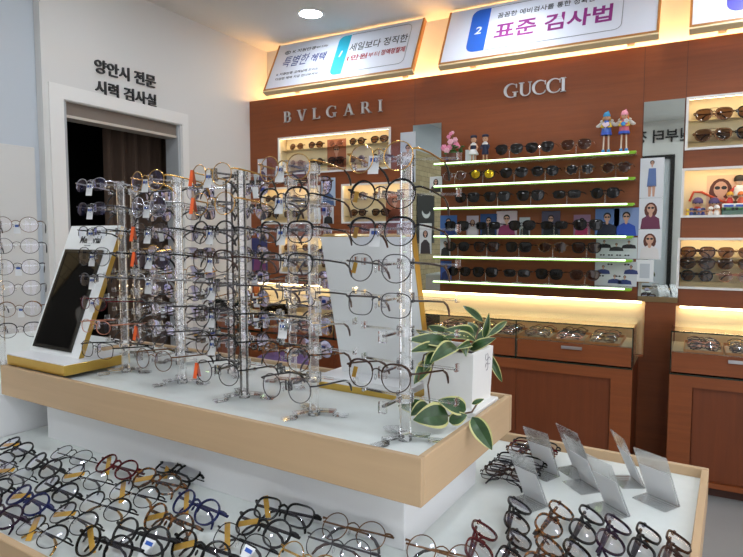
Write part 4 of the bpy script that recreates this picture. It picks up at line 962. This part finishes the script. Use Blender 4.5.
def angel(px, hatc, dressc, sl, label, hr):
    t = thing('angel_doll', label, 'figurine', (colx(px, 0), yy-.005, sz0), group='winged dolls on the topmost shelf')
    m = MB()
    for s in (-1, 1): m.sweep([(s*.014, 0, .012), (s*.011, 0, .115)], .0042, .0042, up=(1, 0, 0), sec=8)
    m.build('legs', M('doll cream', (226, 206, 188), .5), t)
    m = MB()
    for s in (-1, 1): m.sweep([(s*.014, 0, 0), (s*.014, 0, .022)], .0085, .010, up=(0, 1, 0), sec=8)
    m.build('boots', M('doll blue', (60, 150, 214), .4), t)
    MB().lathe([(.026, .100), (.028, .104), (.022, .15), (.010, .178)], sec=16).build('dress', M('dress %d %d %d' % dressc, dressc, .6), t)
    m = MB(); m.lathe([(.0285, .100), (.0295, .104), (.0275, .114)], sec=16); m.build('hem', M('doll hem', (56, 90, 190), .5), t)
    MB().ball((0, 0, .196), (.017, .016, .018)).build('head', M('doll skin', (214, 164, 130), .5), t)
    m = MB(); m.lathe([(.0185, .200), (.019, .208), (.013, .222), (.003, .226)], sec=14); m.ball((.006, 0, .227), .005, 8, 6); m.build('hat', M('hat %d %d %d' % hatc, hatc, .7), t)
    m = MB(); 
    for s in (-1, 1): m.ball((s*.0175, .004, .188), (.005, .008, .012), 8, 6)
    m.build('hair', M('hair %d %d %d' % hr, hr, .6), t)
    for s in (-1, 1):
        m = MB()
        for k in range(4): m.ball((s*(.022+.007*k), .014, .176-.010*k+.004*abs(k-1)), (.013, .004, .008), 8, 6)
        m.build('wing', M('doll wing', (206, 200, 190), .5), t)
    m = MB()
    for s in (-1, 1): m.sweep([(s*.014, -.004, .168), (s*.026, -.012, .145), (s*.012, -.030, .140)], .005, .005, up=(0, 0, 1), sec=7)
    m.build('arms', M('sleeve %d %d %d' % sl, sl, .6), t)
    if hatc[2] > hatc[0]:
        pts = [(.018*(16*math.sin(a)**3)/16, .018*(13*math.cos(a)-5*math.cos(2*a)-2*math.cos(3*a)-math.cos(4*a))/16) for a in [i*2*math.pi/24 for i in range(24)]]
        MB().prism(pts, .006, Matrix.Translation((0, -.030, .152)) @ Matrix.Rotation(R(90), 4, 'X')).build('heart', M('pale pink heart', (240, 214, 226), .4), t)
    else:
        m = MB()
        for k in range(5): m.ball((.012+.007*math.cos(k*1.257), -.030, .165+.007*math.sin(k*1.257)), .0055, 8, 6)
        m.build('flower', whitec, t); MB().ball((-.002, -.031, .150), (.012, .007, .012), 8, 6).build('posy', M('doll blue', (60, 150, 214), .4), t)
    m = MB(); m.ball((-.006, -.0152, .197), .0019, 6, 5); m.ball((.006, -.0152, .197), .0019, 6, 5); m.build('eyes', ink, t)
angel(603.5, (60, 150, 200), (70, 110, 196), (230, 200, 60), 'winged doll in blue hat holding a heart on the topmost shelf', (200, 150, 70))
angel(621, (238, 160, 180), (206, 104, 120), (224, 190, 70), 'winged doll in pink hat holding flowers on the topmost shelf', (214, 110, 50))

# ================================================================== COUNTERS
def counter(x0, x1, label, seams, group='wooden glass-topped counters'):
    """cabinet with recessed doors, drawers and a glass case; seams = door meeting lines"""
    YFc = 3.156; W = x1-x0
    t = thing('display_counter', label, 'display counter', (x0, YFc, 0), group=group); D = YW-YFc-.004
    MB().box(.004, W-.004, .024, D, .05, .575).build('carcass', cherryv, t)
    m = MB(); m.box(0, W, 0, .024, .525, .580); m.box(0, .10, 0, .024, .05, .525); m.box(W-.10, W, 0, .024, .05, .525); m.box(.10, W-.10, 0, .024, .05, .075); m.build('face_frame', cherry, t)
    MB().box(.02, W-.02, .04, D, 0, .05).build('toe_kick', M('dark toe kick', (70, 38, 26), .6), t)
    ed = [.102] + [s-x0 for s in seams] + [W-.102]
    for a, b in zip(ed, ed[1:]): MB().box(a+.001, b-.001, .014, .0235, .077, .523, bev=.001).build('door', cherryv, t)
    mids = [0] + [W/2] + [W]
    for a, b in zip(mids, mids[1:]):
        dr = MB().box(a+.006, b-.006, .004, .030, .592, .690, bev=.001).build('drawer', cherry, t)
        c = (a+b)/2
        h = MB(); h.box(c-.052, c+.052, -.012, -.007, .659, .675, bev=.001); h.box(c-.045, c-.037, -.008, .004, .662, .672); h.box(c+.037, c+.045, -.008, .004, .662, .672); h.build('handle', steel, dr)
    MB().box(.006, W-.006, .031, D-.01, .592, .678).build('case_floor', M('pale case lining', (222, 200, 168), .6), t)
    MB().box(0, W, -.004, D, .787, .793).build('glass_top', glassm, t)
    m = MB(); m.box(0, W, -.0052, -.0042, .7865, .7935); m.build('glass_edge', glass_edge, t)
    m = MB()
    for a, b in zip(mids, mids[1:]): m.box(a+.003, b-.003, 0, .0035, .690, .7865)
    m.build('glass_front', glassm, t)
    for x in (.0005, W-.005): MB().box(x, x+.0045, .001, D-.01, .585, .7865).build('glass_side', glassm, t)
    m = MB()
    for x in mids: m.box(max(0, x-.0035), min(W, x+.0035), -.0012, -.0002, .583, .7865)
    m.box(0, W, -.0012, -.0002, .580, .586); m.build('dark_seam', glass_edge, t)
    return t
counter(-1.415, -.245, 'wooden glass-topped counter under the glowing shelves', [-.83])
counter(-2.592, -1.422, 'wooden glass-topped counter behind the acrylic towers', [-2.007])
counter(-.080, 1.09, 'wooden glass-topped counter at the right edge of the photo', [.505])
counter(-3.015, -2.597, 'short wooden glass-topped counter in the left corner', [])
traym = wood('tray wood', (206, 140, 76), 1, .1)
SMALL = {}
def small_glasses(x, y, z, sp, label, group, yaw):
    """distant folded pair, one mesh"""
    if sp not in SMALL:
        b = bmesh.new(); mats = []
        for nm, me, sub in proto(sp[0], sp[1], sp[2], True, 'clear', sp[3]):
            for q in [me] + ([sub[1]] if sub else []):
                n0 = len(b.faces); b.from_mesh(q); b.faces.ensure_lookup_table()
                if q.materials[0] not in mats: mats.append(q.materials[0])
                for f in b.faces[n0:]: f.material_index = mats.index(q.materials[0])
        bmesh.ops.rotate(b, verts=b.verts, cent=(0, 0, 0), matrix=Matrix.Rotation(R(-50), 3, 'X'))
        zl = min(v.co.z for v in b.verts); bmesh.ops.translate(b, verts=b.verts, vec=(0, 0, -zl))
        me = bpy.data.meshes.new('eyeglasses'); b.to_mesh(me); b.free()
        for q in mats: me.materials.append(q)
        me.polygons.foreach_set('use_smooth', [True]*len(me.polygons)); SMALL[sp] = me
    o = place('eyeglasses', SMALL[sp], None, (x, y, z), (0, 0, R(yaw))); tag(o, label, 'eyeglasses', group)
SG = [('round','acetate','tortoise',None), ('panto','acetate','gold','brown'), ('square','acetate','dark brown',None), ('round','acetate','rose gold','black'), ('panto','acetate','black',None), ('round','acetate','purple black',None), ('oval','acetate','bronze','brown')]
def case_tray(x, where, seed, back=True):
    t = thing('case_tray', 'wooden tray of folded glasses ' + where, 'tray', (x, 3.355, .6785), group='wooden trays inside the counters')
    MB().box(-.080, .080, -.145, .145, 0, .006).build('tray_bottom', M('beige felt', (206, 180, 148), .8), t)
    m = MB(); m.box(-.084, -.080, -.145, .145, 0, .020); m.box(.080, .084, -.145, .145, 0, .020); m.box(-.084, .084, -.149, -.145, 0, .020); m.box(-.084, .084, .145, .149, 0, .020); m.build('tray_sides', traym, t)
    for k in range(5):
        small_glasses(x+rnd.uniform(-.006, .006), 3.240+.056*k, .685, SG[(seed*3+k) % 7], 'folded glasses, %s from front, tray %s' % (NTH[k], where), 'folded glasses in the counters', rnd.uniform(-5, 5))
CT = [(-.395, 'at the right of the middle counter'), (-.570, 'second from right in the middle counter'), (-.745, 'third from right in the middle counter'),
      (-.925, 'fourth from right in the middle counter'), (-1.105, 'fifth from right in the middle counter'), (-1.285, 'at the left end of the middle counter'),
      (-1.56, 'at the right of the counter behind the towers'), (-1.74, 'second from right in the counter behind the towers'), (-1.92, 'third from right in the counter behind the towers'), (-2.12, 'fourth from right in the counter behind the towers'),
      (.060, 'at the left end of the right counter'), (.235, 'second from left in the right counter')]
for i, (x, w_) in enumerate(CT): case_tray(x, w_, i)

# purple cushion stool in front of the far counter
t = thing('stool', 'low stool with a purple cushion in front of the far counter', 'stool', (-2.22, 2.90, 0))
MB().lathe([(.15, 0), (.15, .012), (.03, .03), (.022, .05), (.022, .40), (.06, .43)], sec=20).build('pedestal', steel, t)
MB().lathe([(.16, .43), (.175, .44), (.178, .48), (.15, .50), (.03, .505)], sec=24).build('cushion', M('purple cushion', (92, 66, 120), .7), t)

# ================================================================== BEHIND THE CAMERA (seen in the mirrors)
RF = (R(90), 0, R(180))
t = thing('wall_lettering', 'large black Korean price lettering on the wall behind, seen in the mirror', 'sign', (.16, YF, 2.43))
text('lettering', '1만원부터 정액정찰제', 1.50, .165, ink, t, (0, .001, 0), RF, bold=.02, depth=.012)
t = thing('framed_notice', 'black framed pale notice on the wall behind, seen in the mirror', 'notice', (-.60, YF, .55))
m = MB(); m.box(-.36, .36, 0, .04, 1.67, 1.72); m.box(-.36, .36, 0, .04, 0, .05); m.box(-.36, -.31, 0, .04, .05, 1.67); m.box(.31, .36, 0, .04, .05, 1.67); m.build('frame', darkpl, t)
MB().box(-.31, .31, .001, .012, .05, 1.67).build('panel', M('pale notice', (206, 212, 218), .4), t)
m = MB(); m.strip(arc(-.02, 1.56, .085, .05, 0, 360, 24), arc(-.02, 1.56, .065, .033, 0, 360, 24), .002, Matrix.Translation((0, .012, 0)) @ Matrix.Rotation(R(90), 4, 'X')); m.build('red_ring', M('red ring', (180, 40, 40), .5), t)
m, nt, out = new_mat('beige brick'); p = nt.nodes.new('ShaderNodeBsdfPrincipled'); p.inputs['Roughness'].default_value = .8
tc = nt.nodes.new('ShaderNodeTexCoord'); mp = nt.nodes.new('ShaderNodeMapping'); mp.inputs['Rotation'].default_value = (R(-90), 0, R(-90)); bk = nt.nodes.new('ShaderNodeTexBrick')
sx = nt.nodes.new('ShaderNodeSeparateXYZ'); cb = nt.nodes.new('ShaderNodeCombineXYZ')
nt.links.new(tc.outputs['Object'], sx.inputs[0]); nt.links.new(sx.outputs['Y'], cb.inputs['X']); nt.links.new(sx.outputs['Z'], cb.inputs['Y']); nt.links.new(cb.outputs[0], bk.inputs['Vector'])
bk.inputs['Scale'].default_value = 4; bk.inputs['Color1'].default_value = lin((196, 178, 138)); bk.inputs['Color2'].default_value = lin((176, 156, 118)); bk.inputs['Mortar'].default_value = lin((140, 126, 100)); bk.inputs['Mortar Size'].default_value = .012
nt.links.new(bk.outputs[0], p.inputs['Base Color']); nt.links.new(p.outputs[0], out.inputs[0])
o = MB().box(XL-.05, XL-.02, -1.25, .86, 0, 2.30).build('brick_cladding', m); struct(o).name = 'trim_4'
t = thing('wall_poster', 'black poster on the brick cladding, seen in the left mirror', 'poster', (XL-.02, .16, 1.15)); MB().box(0, .012, -.30, .25, 0, .62).build('panel', M('black poster', (40, 40, 42), .4), t)
m = MB(); m.strip(arc(0, .42, .14, .10, 200, 340, 14), arc(0, .44, .13, .07, 200, 340, 14), .002, Matrix.Translation((.0135, -.02, 0)) @ Matrix.Rotation(R(90), 4, 'Z') @ Matrix.Rotation(R(90), 4, 'X')); m.build('smile_mark', paper, t)

# ------------------------------------------------------------------ world and view
wd = bpy.data.worlds.new('world'); scn.world = wd; wd.use_nodes = True
wd.node_tree.nodes['Background'].inputs[0].default_value = (.02, .02, .022, 1); wd.node_tree.nodes['Background'].inputs[1].default_value = 1
scn.view_settings.view_transform = 'Standard'; scn.view_settings.look = 'None'; scn.view_settings.exposure = 0; scn.view_settings.gamma = 1
scn.view_settings.use_curve_mapping = False
cy = scn.cycles
cy.max_bounces = 14; cy.transparent_max_bounces = 48; cy.transmission_bounces = 10; cy.glossy_bounces = 5; cy.diffuse_bounces = 4
cy.caustics_reflective = False; cy.caustics_refractive = False; cy.sample_clamp_indirect = 6; cy.use_denoising = True
